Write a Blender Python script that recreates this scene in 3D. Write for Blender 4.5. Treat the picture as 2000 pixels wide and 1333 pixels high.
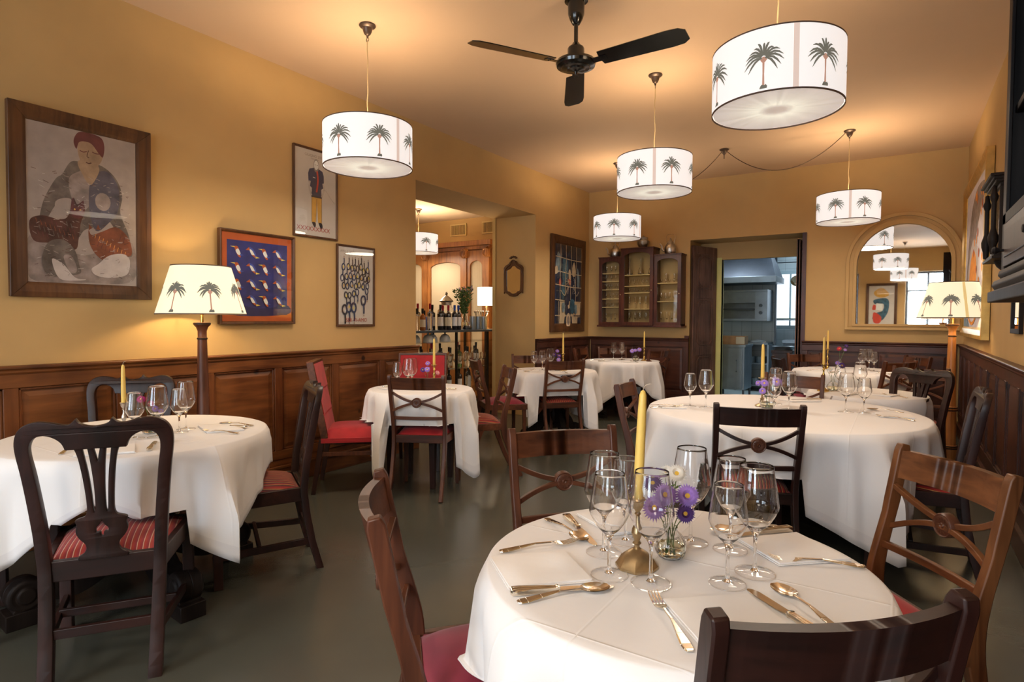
import bpy, bmesh, math, random
from math import sin, cos, pi, radians, atan2, sqrt
from mathutils import Vector, Matrix
random.seed(7)
S = bpy.context.scene
C = S.collection
for o in list(bpy.data.objects):
    bpy.data.objects.remove(o)

# ------------------------------------------------------------------ camera
cam_d = bpy.data.cameras.new('camera')
cam = bpy.data.objects.new('camera', cam_d)
C.objects.link(cam)
YAW, PITCH, ROLL, EYE = .5736, -.0367, -.0036, 1.31
R = Matrix.Rotation(YAW, 3, 'Z') @ Matrix.Rotation(PITCH, 3, 'X') @ Matrix.Rotation(ROLL, 3, 'Y')
cx, cf, cu = R.col[0], R.col[1], R.col[2]
m3 = Matrix((cx, cu, -cf)).transposed()
cam.matrix_world = Matrix.Translation((0, 0, EYE)) @ m3.to_4x4()
cam_d.sensor_width = 36
cam_d.lens = 1169.5 / 2000 * 36
cam_d.clip_start = .02
S.camera = cam

# ------------------------------------------------------------------ light and exposure
S.view_settings.view_transform = 'Standard'
S.view_settings.look = 'None'
S.view_settings.gamma = 1
S.view_settings.use_curve_mapping = False
S.view_settings.exposure = 0.12
S.cycles.transparent_max_bounces = 48
S.cycles.transmission_bounces = 12
S.cycles.sample_clamp_indirect = 6
W = bpy.data.worlds.new('sky')
S.world = W
W.use_nodes = True
bg = W.node_tree.nodes['Background']
bg.inputs[0].default_value = (.72, .85, 1, 1)
bg.inputs[1].default_value = 7.0          # bright overcast sky outside the street windows
BULB = 27.0                                # watts in every pendant
FLOOR_BULB = 9.0
WARM = (1, .74, .46)

def lamp(kind, name, loc, energy, color, size=.05, rot=None, parent=None, sy=None):
    d = bpy.data.lights.new(name, kind)
    d.energy = energy
    d.color = color
    if kind == 'AREA':
        d.shape = 'RECTANGLE'
        d.size = size
        d.size_y = sy or size
    else:
        d.shadow_soft_size = size
    o = bpy.data.objects.new(name, d)
    C.objects.link(o)
    o.location = loc
    if rot: o.rotation_euler = rot
    if parent: o.parent = parent
    return o

# ------------------------------------------------------------------ materials
MATS = {}
def _new(name):
    m = bpy.data.materials.new(name)
    m.use_nodes = True
    nt = m.node_tree
    b = nt.nodes['Principled BSDF']
    MATS[name] = m
    return m, nt, b
def N(nt, t, **kw):
    n = nt.nodes.new(t)
    for k, v in kw.items(): setattr(n, k, v)
    return n
def ramp(nt, fac, stops):
    r = N(nt, 'ShaderNodeValToRGB')
    e = r.color_ramp.elements
    while len(e) < len(stops): e.new(.5)
    for el, (p, c) in zip(e, stops):
        el.position = p
        el.color = (*c, 1)
    nt.links.new(fac, r.inputs[0])
    return r
def plain(name, col, rough=.5, metal=0, var=0, scale=8, bump=0, bscale=60, spec=None, coat=0, sheen=0, emit=None, es=0, sub=0):
    m, nt, b = _new(name)
    b.inputs['Base Color'].default_value = (*col, 1)
    b.inputs['Roughness'].default_value = rough
    b.inputs['Metallic'].default_value = metal
    if spec is not None: b.inputs['Specular IOR Level'].default_value = spec
    if coat: b.inputs['Coat Weight'].default_value = coat; b.inputs['Coat Roughness'].default_value = .15
    if sheen: b.inputs['Sheen Weight'].default_value = sheen * .25
    if sub: b.inputs['Subsurface Weight'].default_value = sub; b.inputs['Subsurface Radius'].default_value = (.01, .006, .003)
    if emit: b.inputs['Emission Color'].default_value = (*emit, 1); b.inputs['Emission Strength'].default_value = es
    if var or bump:
        tc = N(nt, 'ShaderNodeTexCoord')
    if var:
        no = N(nt, 'ShaderNodeTexNoise'); no.inputs['Scale'].default_value = scale; no.inputs['Detail'].default_value = 4
        nt.links.new(tc.outputs['Object'], no.inputs['Vector'])
        r = ramp(nt, no.outputs['Fac'], [(.3, tuple(c * (1 - var) for c in col)), (.7, tuple(min(1, c * (1 + var)) for c in col))])
        nt.links.new(r.outputs[0], b.inputs['Base Color'])
    if bump:
        n2 = N(nt, 'ShaderNodeTexNoise'); n2.inputs['Scale'].default_value = bscale; n2.inputs['Detail'].default_value = 3
        nt.links.new(tc.outputs['Object'], n2.inputs['Vector'])
        bp = N(nt, 'ShaderNodeBump'); bp.inputs['Strength'].default_value = bump; bp.inputs['Distance'].default_value = .01
        nt.links.new(n2.outputs['Fac'], bp.inputs['Height']); nt.links.new(bp.outputs[0], b.inputs['Normal'])
    return m
def wood(name, dark, light, rough=.35, axis='Z', scale=3.0, coat=.25, knots=False, stretch=14):
    m, nt, b = _new(name)
    tc = N(nt, 'ShaderNodeTexCoord'); mp = N(nt, 'ShaderNodeMapping')
    s = [stretch, stretch, stretch]; s['XYZ'.index(axis)] = 1.0
    mp.inputs['Scale'].default_value = s
    nt.links.new(tc.outputs['Object'], mp.inputs['Vector'])
    n1 = N(nt, 'ShaderNodeTexNoise'); n1.inputs['Scale'].default_value = scale; n1.inputs['Detail'].default_value = 6; n1.inputs['Distortion'].default_value = .6
    nt.links.new(mp.outputs[0], n1.inputs['Vector'])
    n2 = N(nt, 'ShaderNodeTexNoise'); n2.inputs['Scale'].default_value = 3.0; n2.inputs['Detail'].default_value = 2
    nt.links.new(tc.outputs['Object'], n2.inputs['Vector'])
    mx = N(nt, 'ShaderNodeMath', operation='MULTIPLY_ADD'); mx.inputs[1].default_value = .55; 
    nt.links.new(n2.outputs['Fac'], mx.inputs[0])
    m2 = N(nt, 'ShaderNodeMath', operation='MULTIPLY'); m2.inputs[1].default_value = .55
    nt.links.new(n1.outputs['Fac'], m2.inputs[0]); nt.links.new(m2.outputs[0], mx.inputs[2])
    r = ramp(nt, mx.outputs[0], [(.38, dark), (.7, light)])
    out = r.outputs[0]
    if knots:
        v = N(nt, 'ShaderNodeTexVoronoi'); v.inputs['Scale'].default_value = 3.3
        nt.links.new(tc.outputs['Object'], v.inputs['Vector'])
        kr = ramp(nt, v.outputs['Distance'], [(.05, (.1, .08, .08)), (.1, (1, 1, 1))])
        mm = N(nt, 'ShaderNodeMix', data_type='RGBA', blend_type='MULTIPLY'); mm.inputs[0].default_value = 1
        nt.links.new(out, mm.inputs[6]); nt.links.new(kr.outputs[0], mm.inputs[7]); out = mm.outputs[2]
    nt.links.new(out, b.inputs['Base Color'])
    b.inputs['Roughness'].default_value = rough
    b.inputs['Coat Weight'].default_value = coat * .35
    b.inputs['Specular IOR Level'].default_value = .33
    b.inputs['Coat Roughness'].default_value = .34
    bp = N(nt, 'ShaderNodeBump'); bp.inputs['Strength'].default_value = .12; bp.inputs['Distance'].default_value = .004
    nt.links.new(n1.outputs['Fac'], bp.inputs['Height']); nt.links.new(bp.outputs[0], b.inputs['Normal'])
    return m
def glow(name, col, strength, base=None):
    m, nt, b = _new(name)
    b.inputs['Base Color'].default_value = (*(base or col), 1)
    b.inputs['Roughness'].default_value = .8
    b.inputs['Emission Color'].default_value = (*col, 1)
    b.inputs['Emission Strength'].default_value = strength
    return m
def glass(name, col=(1, 1, 1), rough=0.0, ior=1.47):
    m, nt, b = _new(name)
    b.inputs['Base Color'].default_value = (*col, 1)
    b.inputs['Roughness'].default_value = rough
    b.inputs['IOR'].default_value = ior
    b.inputs['Transmission Weight'].default_value = 1
    return m
def striped(name, cols, period, rough=.7):
    m, nt, b = _new(name)
    tc = N(nt, 'ShaderNodeTexCoord'); sp = N(nt, 'ShaderNodeSeparateXYZ')
    nt.links.new(tc.outputs['Object'], sp.inputs[0])
    a = N(nt, 'ShaderNodeMath', operation='MULTIPLY_ADD'); a.inputs[1].default_value = 1 / period; a.inputs[2].default_value = 20.0
    nt.links.new(sp.outputs['X'], a.inputs[0])
    f = N(nt, 'ShaderNodeMath', operation='FRACT'); nt.links.new(a.outputs[0], f.inputs[0])
    r = ramp(nt, f.outputs[0], cols)
    nt.links.new(r.outputs[0], b.inputs['Base Color'])
    b.inputs['Roughness'].default_value = rough
    b.inputs['Sheen Weight'].default_value = .08
    return m

plain('wall_paint', (.53, .345, .14), .75, var=.05, scale=2.5, bump=.05, bscale=220)
plain('ceiling_paint', (.64, .455, .30), .8, var=.03, scale=1.2)
plain('soffit_paint', (.42, .30, .18), .8, var=.03, scale=1.5)
plain('side_room_ceiling', (.75, .62, .45), .8)
m = plain('floor_resin', (.066, .068, .055), .25, var=.12, scale=1.6, bump=.015, bscale=120, spec=.7)
wood('pine_lit', (.055, .016, .005), (.21, .075, .022), .38, 'Y', 2.4, .35, True, 9)  # left wall wainscot, lamplight put into the lighter tone
wood('pine_lit_upright', (.05, .014, .005), (.18, .06, .018), .38, 'Z', 2.4, .35, True, 9)
wood('pine_shaded', (.03, .010, .007), (.10, .032, .018), .38, 'X', 2.2, .3, True, 9)  # same pine on the dimmer walls, their shade put into the colour
wood('pine_shaded_upright', (.028, .010, .007), (.095, .032, .019), .38, 'Z', 2.2, .3, True, 9)
wood('mahogany', (.035, .010, .005), (.125, .040, .018), .43, 'Z', 2.6, .4)
wood('mahogany_cross', (.04, .012, .006), (.15, .050, .021), .43, 'X', 2.6, .4)
wood('dark_mahogany', (.009, .0035, .003), (.036, .011, .008), .45, 'Z', 2.6, .4)
wood('dark_mahogany_cross', (.009, .0035, .003), (.036, .011, .008), .45, 'X', 2.6, .4)
wood('walnut_frame', (.045, .018, .008), (.13, .055, .02), .45, 'Z', 3, .15)
wood('ebony', (.005, .004, .004), (.020, .014, .012), .5, 'Z', 2, .1)
wood('cabinet_wood', (.035, .009, .006), (.10, .028, .015), .35, 'Z', 3, .3)
wood('shutter_wood', (.055, .03, .024), (.19, .10, .07), .45, 'Z', 2.5, .15)
wood('honey_wood', (.30, .10, .025), (.60, .25, .07), .35, 'Z', 3, .35)
wood('armoire_wood', (.16, .055, .015), (.38, .15, .04), .4, 'Z', 2.5, .2)
plain('gilt', (.62, .40, .12), .35, .75, var=.2, scale=12)
def linen():
    wood_ebony = MATS['ebony'].node_tree.nodes['Principled BSDF']; wood_ebony.inputs['Specular IOR Level'].default_value = .15; wood_ebony.inputs['Coat Weight'].default_value = 0
    m = plain('linen', (.80, .79, .80), .85, bump=.22, bscale=7)
    nt = m.node_tree; b = nt.nodes['Principled BSDF']
    tc = N(nt, 'ShaderNodeTexCoord'); sp = N(nt, 'ShaderNodeSeparateXYZ'); nt.links.new(tc.outputs['Object'], sp.inputs[0])
    ab = []
    for ax, off in (('X', .05), ('Y', -.04), ('X', -.42), ('Y', .40)):
        a = N(nt, 'ShaderNodeMath', operation='ADD'); a.inputs[1].default_value = off; nt.links.new(sp.outputs[ax], a.inputs[0])
        c = N(nt, 'ShaderNodeMath', operation='ABSOLUTE'); nt.links.new(a.outputs[0], c.inputs[0]); ab.append(c)
    cur = ab[0]
    for c in ab[1:]:
        q = N(nt, 'ShaderNodeMath', operation='MINIMUM'); nt.links.new(cur.outputs[0], q.inputs[0]); nt.links.new(c.outputs[0], q.inputs[1]); cur = q
    r = ramp(nt, cur.outputs[0], [(0, (1, 1, 1)), (.0045, (0, 0, 0))])
    old = b.inputs['Normal'].links[0].from_node
    bp = N(nt, 'ShaderNodeBump'); bp.inputs['Strength'].default_value = .5; bp.inputs['Distance'].default_value = .002
    nt.links.new(r.outputs[0], bp.inputs['Height']); nt.links.new(old.outputs[0], bp.inputs['Normal']); nt.links.new(bp.outputs[0], b.inputs['Normal'])
linen()
plain('hem_linen', (.74, .73, .75), .85)
plain('napkin_linen', (.84, .82, .81), .85, bump=.1, bscale=25)
plain('red_velvet', (.36, .010, .016), .8, sheen=.5, var=.15, scale=12)
plain('crimson_velvet', (.23, .012, .035), .8, sheen=.6, var=.15, scale=10)
striped('striped_seat', [(0, (.30, .014, .012)), (.30, (.16, .006, .012)), (.46, (.05, .006, .01)), (.60, (.05, .006, .01)), (.62, (.55, .29, .08)), (.72, (.55, .29, .08)), (.74, (.22, .012, .012)), (1, (.36, .02, .012))], .021)
striped('ribbed_seat', [(0, (.36, .035, .02)), (.40, (.26, .02, .03)), (.66, (.20, .02, .04)), (.70, (.55, .35, .25)), (.80, (.55, .35, .25)), (.84, (.28, .03, .03)), (1, (.36, .035, .02))], .020)
plain('seat_edge', (.05, .008, .012), .7)
glass('clear_glass')
def thin_glass(name, tint, ior=1.45):
    m, nt, b = _new(name)
    nt.nodes.remove(b)
    out = nt.nodes['Material Output']
    tr = N(nt, 'ShaderNodeBsdfTransparent'); tr.inputs[0].default_value = (*tint, 1)
    gl = N(nt, 'ShaderNodeBsdfGlossy'); gl.inputs['Roughness'].default_value = .0
    fr = N(nt, 'ShaderNodeFresnel'); ge = N(nt, 'ShaderNodeNewGeometry')
    mr = N(nt, 'ShaderNodeMapRange'); mr.inputs['To Min'].default_value = ior; mr.inputs['To Max'].default_value = 1 / ior   # same reflection from both sides of the pane
    nt.links.new(ge.outputs['Backfacing'], mr.inputs[0]); nt.links.new(mr.outputs[0], fr.inputs[0])
    mx = N(nt, 'ShaderNodeMixShader')
    nt.links.new(fr.outputs[0], mx.inputs[0]); nt.links.new(tr.outputs[0], mx.inputs[1]); nt.links.new(gl.outputs[0], mx.inputs[2])
    nt.links.new(mx.outputs[0], out.inputs[0])
    return m
thin_glass('pane_glass', (.97, .98, .97))
thin_glass('matt_pane', (.97, .97, .97), 1.16)
thin_glass('glass_wall', (.985, .985, .985), 1.52)
glass('green_bottle', (.12, .35, .16))
glass('pale_water', (.95, .96, .75), 0, 1.33)
plain('silverware', (.78, .72, .62), .15, 1)
plain('old_brass', (.42, .30, .16), .32, .85, var=.2, scale=30)
plain('bright_brass', (.62, .42, .12), .22, .95)
plain('pewter', (.52, .49, .46), .28, 1, var=.15, scale=40, bump=.3, bscale=80)
plain('beeswax', (.80, .56, .14), .42, sub=.25, spec=.5)
plain('wick', (.55, .45, .35), .9)
plain('fan_black', (.006, .006, .006), .18, coat=.4)
plain('bronze_cup', (.11, .075, .055), .38, .6)
plain('cord', (.66, .50, .26), .6)
plain('black_cord', (.10, .06, .035), .6)
plain('shade_rim', (.11, .065, .045), .7)
plain('leaf', (.09, .16, .04), .6)
plain('petal_purple', (.34, .20, .66), .6, var=.2, scale=60)
plain('petal_dark', (.07, .02, .20), .6)
plain('petal_white', (.80, .80, .78), .6)
plain('petal_magenta', (.45, .02, .20), .6)
plain('petal_red', (.50, .01, .04), .6)
plain('petal_pink', (.65, .28, .32), .6)
plain('pollen', (.75, .48, .06), .7)
plain('brushed_steel', (.30, .35, .40), .38, .85, var=.12, scale=6)
plain('hood_steel', (.13, .15, .19), .5, .6, var=.15, scale=3)
plain('dark_steel', (.10, .12, .14), .4, .7)
plain('kitchen_paint', (.50, .62, .66), .6)
plain('jamb_green', (.60, .58, .20), .55)
plain('crate_wood', (.42, .24, .12), .6, var=.2, scale=10)
plain('ivory_label', (.78, .72, .58), .6)
plain('wine_black', (.012, .01, .014), .1, coat=.5)
plain('foil_red', (.35, .01, .03), .35, .4)
plain('foil_blue', (.02, .07, .35), .35, .4)
plain('foil_black', (.015, .015, .015), .35, .3)
plain('whisky', (.40, .13, .02), .1, coat=.4)
plain('blue_spirit', (.08, .12, .35), .1, coat=.4)
plain('white_china', (.80, .82, .84), .25)
plain('mirror_glass', (.93, .93, .92), .015, 1)
plain('plaster_white', (.75, .75, .72), .7)
plain('cream_panel', (.62, .46, .2), .7)
plain('window_frame', (.04, .045, .06), .4)
plain('curtain_ivory', (.52, .42, .28), .8)
plain('rosette', (.10, .035, .018), .4)
glow('shade_white', (1, .95, .92), .70, (.55, .53, .5))
glow('shade_seam', (.58, .46, .40), .9, (.4, .3, .25))
glow('palm_leaf', (.15, .14, .11), .8, (.05, .05, .04))
glow('palm_trunk', (.45, .24, .17), .8, (.2, .1, .07))
glow('shade_cream', (1, .88, .60), .72, (.6, .55, .42))
glow('cream_seam', (.62, .44, .18), .8, (.5, .4, .2))
glow('side_lamp_shade', (1, .93, .8), 3.0)
glow('tube_light', (.9, .97, 1), 5.0)
glow('sky_pane', (.85, .93, 1), 1.3)
wood('mahogany_warm', (.06, .018, .006), (.22, .085, .03), .4, 'Z', 2.6, .3)
wood('mahogany_warm_cross', (.07, .022, .008), (.25, .095, .034), .4, 'X', 2.6, .3)

def tiles(name, c1, c2, scale=6.5):
    m, nt, b = _new(name)
    tc = N(nt, 'ShaderNodeTexCoord')
    mp = N(nt, 'ShaderNodeMapping'); mp.inputs['Rotation'].default_value = (pi / 2, 0, 0)
    nt.links.new(tc.outputs['Object'], mp.inputs[0])
    br = N(nt, 'ShaderNodeTexBrick'); br.offset = 0
    br.inputs['Color1'].default_value = (*c1, 1); br.inputs['Color2'].default_value = (*c1, 1); br.inputs['Mortar'].default_value = (*c2, 1)
    br.inputs['Scale'].default_value = scale; br.inputs['Mortar Size'].default_value = .015
    br.inputs['Brick Width'].default_value = 1; br.inputs['Row Height'].default_value = 1
    nt.links.new(mp.outputs[0], br.inputs['Vector']); nt.links.new(br.outputs[0], b.inputs['Base Color'])
    b.inputs['Roughness'].default_value = .25
    return m
tiles('kitchen_tiles', (.55, .60, .62), (.25, .28, .30), 5.5)
def diffuser():
    m, nt, b = _new('diffuser')
    tc = N(nt, 'ShaderNodeTexCoord'); sp = N(nt, 'ShaderNodeSeparateXYZ'); nt.links.new(tc.outputs['Object'], sp.inputs[0])
    at = N(nt, 'ShaderNodeMath', operation='ARCTAN2'); nt.links.new(sp.outputs['Y'], at.inputs[0]); nt.links.new(sp.outputs['X'], at.inputs[1])
    cb = N(nt, 'ShaderNodeCombineXYZ'); sn = N(nt, 'ShaderNodeMath', operation='SINE'); cs = N(nt, 'ShaderNodeMath', operation='COSINE')
    nt.links.new(at.outputs[0], sn.inputs[0]); nt.links.new(at.outputs[0], cs.inputs[0]); nt.links.new(sn.outputs[0], cb.inputs[0]); nt.links.new(cs.outputs[0], cb.inputs[1])
    no = N(nt, 'ShaderNodeTexNoise'); no.inputs['Scale'].default_value = 7; no.inputs['Detail'].default_value = 3; nt.links.new(cb.outputs[0], no.inputs['Vector'])
    ln = N(nt, 'ShaderNodeVectorMath', operation='LENGTH')
    c2 = N(nt, 'ShaderNodeCombineXYZ'); nt.links.new(sp.outputs['X'], c2.inputs[0]); nt.links.new(sp.outputs['Y'], c2.inputs[1]); nt.links.new(c2.outputs[0], ln.inputs[0])
    r1 = ramp(nt, ln.outputs['Value'], [(0, (.42, .34, .29)), (.04, (.46, .38, .33)), (.085, (.82, .78, .64)), (.17, (.60, .54, .46)), (.30, (.46, .40, .375))])
    r2 = ramp(nt, no.outputs['Fac'], [(.35, (.86, .86, .86)), (.62, (1.08, 1.08, 1.08))])
    mm = N(nt, 'ShaderNodeMix', data_type='RGBA', blend_type='MULTIPLY'); mm.inputs[0].default_value = 1
    nt.links.new(r1.outputs[0], mm.inputs[6]); nt.links.new(r2.outputs[0], mm.inputs[7])
    nt.links.new(mm.outputs[2], b.inputs['Emission Color']); b.inputs['Emission Strength'].default_value = .85
    b.inputs['Base Color'].default_value = (.7, .65, .6, 1)
diffuser()

# ------------------------------------------------------------------ mesh helpers
def catmull(P, n=6, closed=False):
    P = [Vector(p) for p in P]
    out = []
    L = len(P)
    rng = range(L) if closed else range(L - 1)
    for i in rng:
        if closed: a, b, c, d = P[i - 1], P[i], P[(i + 1) % L], P[(i + 2) % L]
        else: a, b, c, d = P[max(i - 1, 0)], P[i], P[i + 1], P[min(i + 2, L - 1)]
        for k in range(n):
            t = k / n
            out.append(.5 * ((2 * b) + (c - a) * t + (2 * a - 5 * b + 4 * c - d) * t * t + (3 * b - a - 3 * c + d) * t ** 3))
    if not closed: out.append(P[-1])
    return out

class MB:
    def __init__(s): s.v = []; s.f = []; s.m = []; s.M = None; s.mi = 0
    def pt(s, p):
        p = Vector(p)
        if s.M is not None: p = s.M @ p
        s.v.append(p); return len(s.v) - 1
    def face(s, ids, mi=None): s.f.append(tuple(ids)); s.m.append(s.mi if mi is None else mi)
    def poly(s, pts, mi=None): s.face([s.pt(p) for p in pts], mi)
    def box(s, x0, x1, y0, y1, z0, z1, mi=None):
        i = [s.pt(p) for p in ((x0, y0, z0), (x1, y0, z0), (x1, y1, z0), (x0, y1, z0), (x0, y0, z1), (x1, y0, z1), (x1, y1, z1), (x0, y1, z1))]
        for q in ((0, 3, 2, 1), (4, 5, 6, 7), (0, 1, 5, 4), (1, 2, 6, 5), (2, 3, 7, 6), (3, 0, 4, 7)): s.face([i[k] for k in q], mi)
    def hexa(s, b, t, mi=None):
        i = [s.pt(p) for p in list(b) + list(t)]
        n = len(b)
        s.face([i[k] for k in range(n)][::-1], mi); s.face([i[n + k] for k in range(n)], mi)
        for k in range(n): s.face([i[k], i[(k + 1) % n], i[n + (k + 1) % n], i[n + k]], mi)
    def lathe(s, prof, n=20, c=(0, 0, 0), mi=None, cap=True, a0=0, sx=1, sy=1):
        rings = []
        for r, z in prof:
            if r < 1e-6: rings.append([s.pt((c[0], c[1], c[2] + z))])
            else: rings.append([s.pt((c[0] + sx * r * cos(a0 + 2 * pi * k / n), c[1] + sy * r * sin(a0 + 2 * pi * k / n), c[2] + z)) for k in range(n)])
        for a, b in zip(rings, rings[1:]):
            if len(a) == 1 and len(b) == 1: continue
            for k in range(n):
                k2 = (k + 1) % n
                if len(a) == 1: s.face((a[0], b[k2], b[k]), mi)
                elif len(b) == 1: s.face((a[k], a[k2], b[0]), mi)
                else: s.face((a[k], a[k2], b[k2], b[k]), mi)
        if cap:
            if len(rings[0]) > 1: s.face(rings[0][::-1], mi)
            if len(rings[-1]) > 1: s.face(rings[-1], mi)
    def tube(s, path, r, n=8, mi=None, cap=True):
        path = [Vector(p) for p in path]
        L = len(path); rr = r if isinstance(r, (list, tuple)) else [r] * L
        if len(rr) != L: rr = [rr[0] + (rr[-1] - rr[0]) * i / (L - 1) for i in range(L)]
        rings = []; u = None
        for i, p in enumerate(path):
            t = (path[min(i + 1, L - 1)] - path[max(i - 1, 0)]).normalized()
            if u is None: u = t.orthogonal().normalized()
            else:
                u = u - t * u.dot(t)
                u = u.normalized() if u.length > 1e-6 else t.orthogonal().normalized()
            w = t.cross(u)
            rings.append([s.pt(p + (u * cos(2 * pi * k / n) + w * sin(2 * pi * k / n)) * rr[i]) for k in range(n)])
        for a, b in zip(rings, rings[1:]):
            for k in range(n): s.face((a[k], a[(k + 1) % n], b[(k + 1) % n], b[k]), mi)
        if cap: s.face(rings[0][::-1], mi); s.face(rings[-1], mi)
    def sweep(s, path, w, h, side, mi=None, closed=False):
        """rectangular bar along a path; side = direction of the width w; w, h may be lists"""
        path = [Vector(p) for p in path]; L = len(path); side = Vector(side).normalized()
        ww = w if isinstance(w, (list, tuple)) else [w] * L
        hh = h if isinstance(h, (list, tuple)) else [h] * L
        def res(a): return a if len(a) == L else [a[min(int(i / (L - 1) * (len(a) - 1)), len(a) - 2)] + (a[min(int(i / (L - 1) * (len(a) - 1)), len(a) - 2) + 1] - a[min(int(i / (L - 1) * (len(a) - 1)), len(a) - 2)]) * (i / (L - 1) * (len(a) - 1) - min(int(i / (L - 1) * (len(a) - 1)), len(a) - 2)) for i in range(L)]
        ww = res(ww); hh = res(hh); rings = []
        for i, p in enumerate(path):
            if closed: t = (path[(i + 1) % L] - path[i - 1]).normalized()
            else: t = (path[min(i + 1, L - 1)] - path[max(i - 1, 0)]).normalized()
            sd = (side - t * side.dot(t)).normalized(); up = t.cross(sd)
            rings.append([s.pt(p + sd * a * ww[i] / 2 + up * b * hh[i] / 2) for a, b in ((-1, -1), (1, -1), (1, 1), (-1, 1))])
        pr = list(zip(rings, rings[1:]))
        if closed: pr.append((rings[-1], rings[0]))
        for a, b in pr:
            for k in range(4): s.face((a[k], a[(k + 1) % 4], b[(k + 1) % 4], b[k]), mi)
        if not closed: s.face(rings[0][::-1], mi); s.face(rings[-1], mi)
    def grid(s, fn, nu, nv, mi=None, wrap=False):
        ids = [[s.pt(fn(i, j)) for j in range(nv + 1)] for i in range(nu if wrap else nu + 1)]
        for i in range(nu):
            for j in range(nv):
                a = ids[i]; b = ids[(i + 1) % len(ids)]
                s.face((a[j], b[j], b[j + 1], a[j + 1]), mi)
        return ids
    def build(s, name, mats, parent=None, smooth=35, bevel=0, seg=2, recalc=True, solid=0, weld=False):
        me = bpy.data.meshes.new(name)
        me.from_pydata([tuple(p) for p in s.v], [], s.f)
        if isinstance(mats, str): mats = [mats]
        for k in mats: me.materials.append(MATS[k])
        for p, k in zip(me.polygons, s.m): p.material_index = k
        bm = bmesh.new(); bm.from_mesh(me)
        if weld: bmesh.ops.remove_doubles(bm, verts=bm.verts, dist=1e-5)
        if recalc: bmesh.ops.recalc_face_normals(bm, faces=bm.faces)
        bm.to_mesh(me); bm.free()
        if smooth:
            me.shade_smooth()
            me.set_sharp_from_angle(angle=radians(smooth))
        o = bpy.data.objects.new(name, me); C.objects.link(o)
        if parent: o.parent = parent
        if bevel:
            b = o.modifiers.new('bevel', 'BEVEL'); b.width = bevel; b.segments = seg; b.limit_method = 'ANGLE'; b.angle_limit = radians(40); b.harden_normals = False
        if solid:
            q = o.modifiers.new('thick', 'SOLIDIFY'); q.thickness = solid; q.offset = 0
        return o

def fill2d(outer, holes=(), depth=.02, bevel=0, name='shape'):
    """flat shape with holes, thickened; returns verts, faces in (x, y, z) with z the thickness"""
    cu = bpy.data.curves.new(name, 'CURVE'); cu.dimensions = '2D'; cu.fill_mode = 'BOTH'; cu.extrude = depth / 2; cu.bevel_depth = bevel; cu.bevel_resolution = 1
    for loop in [outer] + list(holes):
        sp = cu.splines.new('POLY'); sp.points.add(len(loop) - 1)
        for p, q in zip(sp.points, loop): p.co = (q[0], q[1], 0, 1)
        sp.use_cyclic_u = True
    ob = bpy.data.objects.new(name, cu); C.objects.link(ob)
    dg = bpy.context.evaluated_depsgraph_get()
    me = bpy.data.meshes.new_from_object(ob.evaluated_get(dg))
    v = [x.co.copy() for x in me.vertices]; f = [tuple(p.vertices) for p in me.polygons]
    bpy.data.objects.remove(ob); bpy.data.curves.remove(cu); bpy.data.meshes.remove(me)
    return v, f
def text2d(txt, size, align='LEFT', extrude=0):
    cu = bpy.data.curves.new('t', 'FONT'); cu.body = txt; cu.size = size; cu.align_x = align; cu.extrude = extrude; cu.resolution_u = 3
    ob = bpy.data.objects.new('t', cu); C.objects.link(ob)
    dg = bpy.context.evaluated_depsgraph_get()
    me = bpy.data.meshes.new_from_object(ob.evaluated_get(dg))
    v = [x.co.copy() for x in me.vertices]; f = [tuple(p.vertices) for p in me.polygons]
    bpy.data.objects.remove(ob); bpy.data.curves.remove(cu); bpy.data.meshes.remove(me)
    return v, f
def add_mesh(mb, vf, fn, mi=None):
    v, f = vf; k = len(mb.v)
    for p in v: mb.pt(fn(p))
    for q in f: mb.face([i + k for i in q], mi)

NTH = ['leftmost', 'second from left', 'third from left', 'fourth from left', 'fifth from left', 'sixth from left', 'seventh from left', 'eighth from left', 'ninth from left', 'tenth from left', 'eleventh from left', 'twelfth from left']
def nth(k, n): return 'rightmost' if k == n - 1 else 'middle' if n == 3 and k == 1 else NTH[k]
def tag(o, label=None, cat=None, group=None, kind=None):
    if label: o['label'] = label
    if cat: o['category'] = cat
    if group: o['group'] = group
    if kind: o['kind'] = kind
    return o
def empty(name, loc=(0, 0, 0), rz=0):
    o = bpy.data.objects.new(name, None); C.objects.link(o); o.empty_display_size = .05
    o.location = loc; o.rotation_euler = (0, 0, rz)
    return o
def thing(name, label, cat, loc=(0, 0, 0), rz=0, group=None):
    return tag(empty(name, loc, rz), label, cat, group)
def copy_tree(o, parent=None):
    c = o.copy(); C.objects.link(c); c.parent = parent
    for ch in list(o.children): copy_tree(ch, c)
    return c
def struct(o): o['kind'] = 'structure'; return o
PROTO = {}
def place(key, maker, label, cat, loc, rz=0, group=None):
    """first time builds the thing, later copies it with all its parts"""
    if key not in PROTO:
        o = maker(); PROTO[key] = o
    else:
        o = copy_tree(PROTO[key])
    o.location = loc; o.rotation_euler = (0, 0, rz)
    for k in ('group',):
        if k in o: del o[k]
    return tag(o, label, cat, group)
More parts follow.
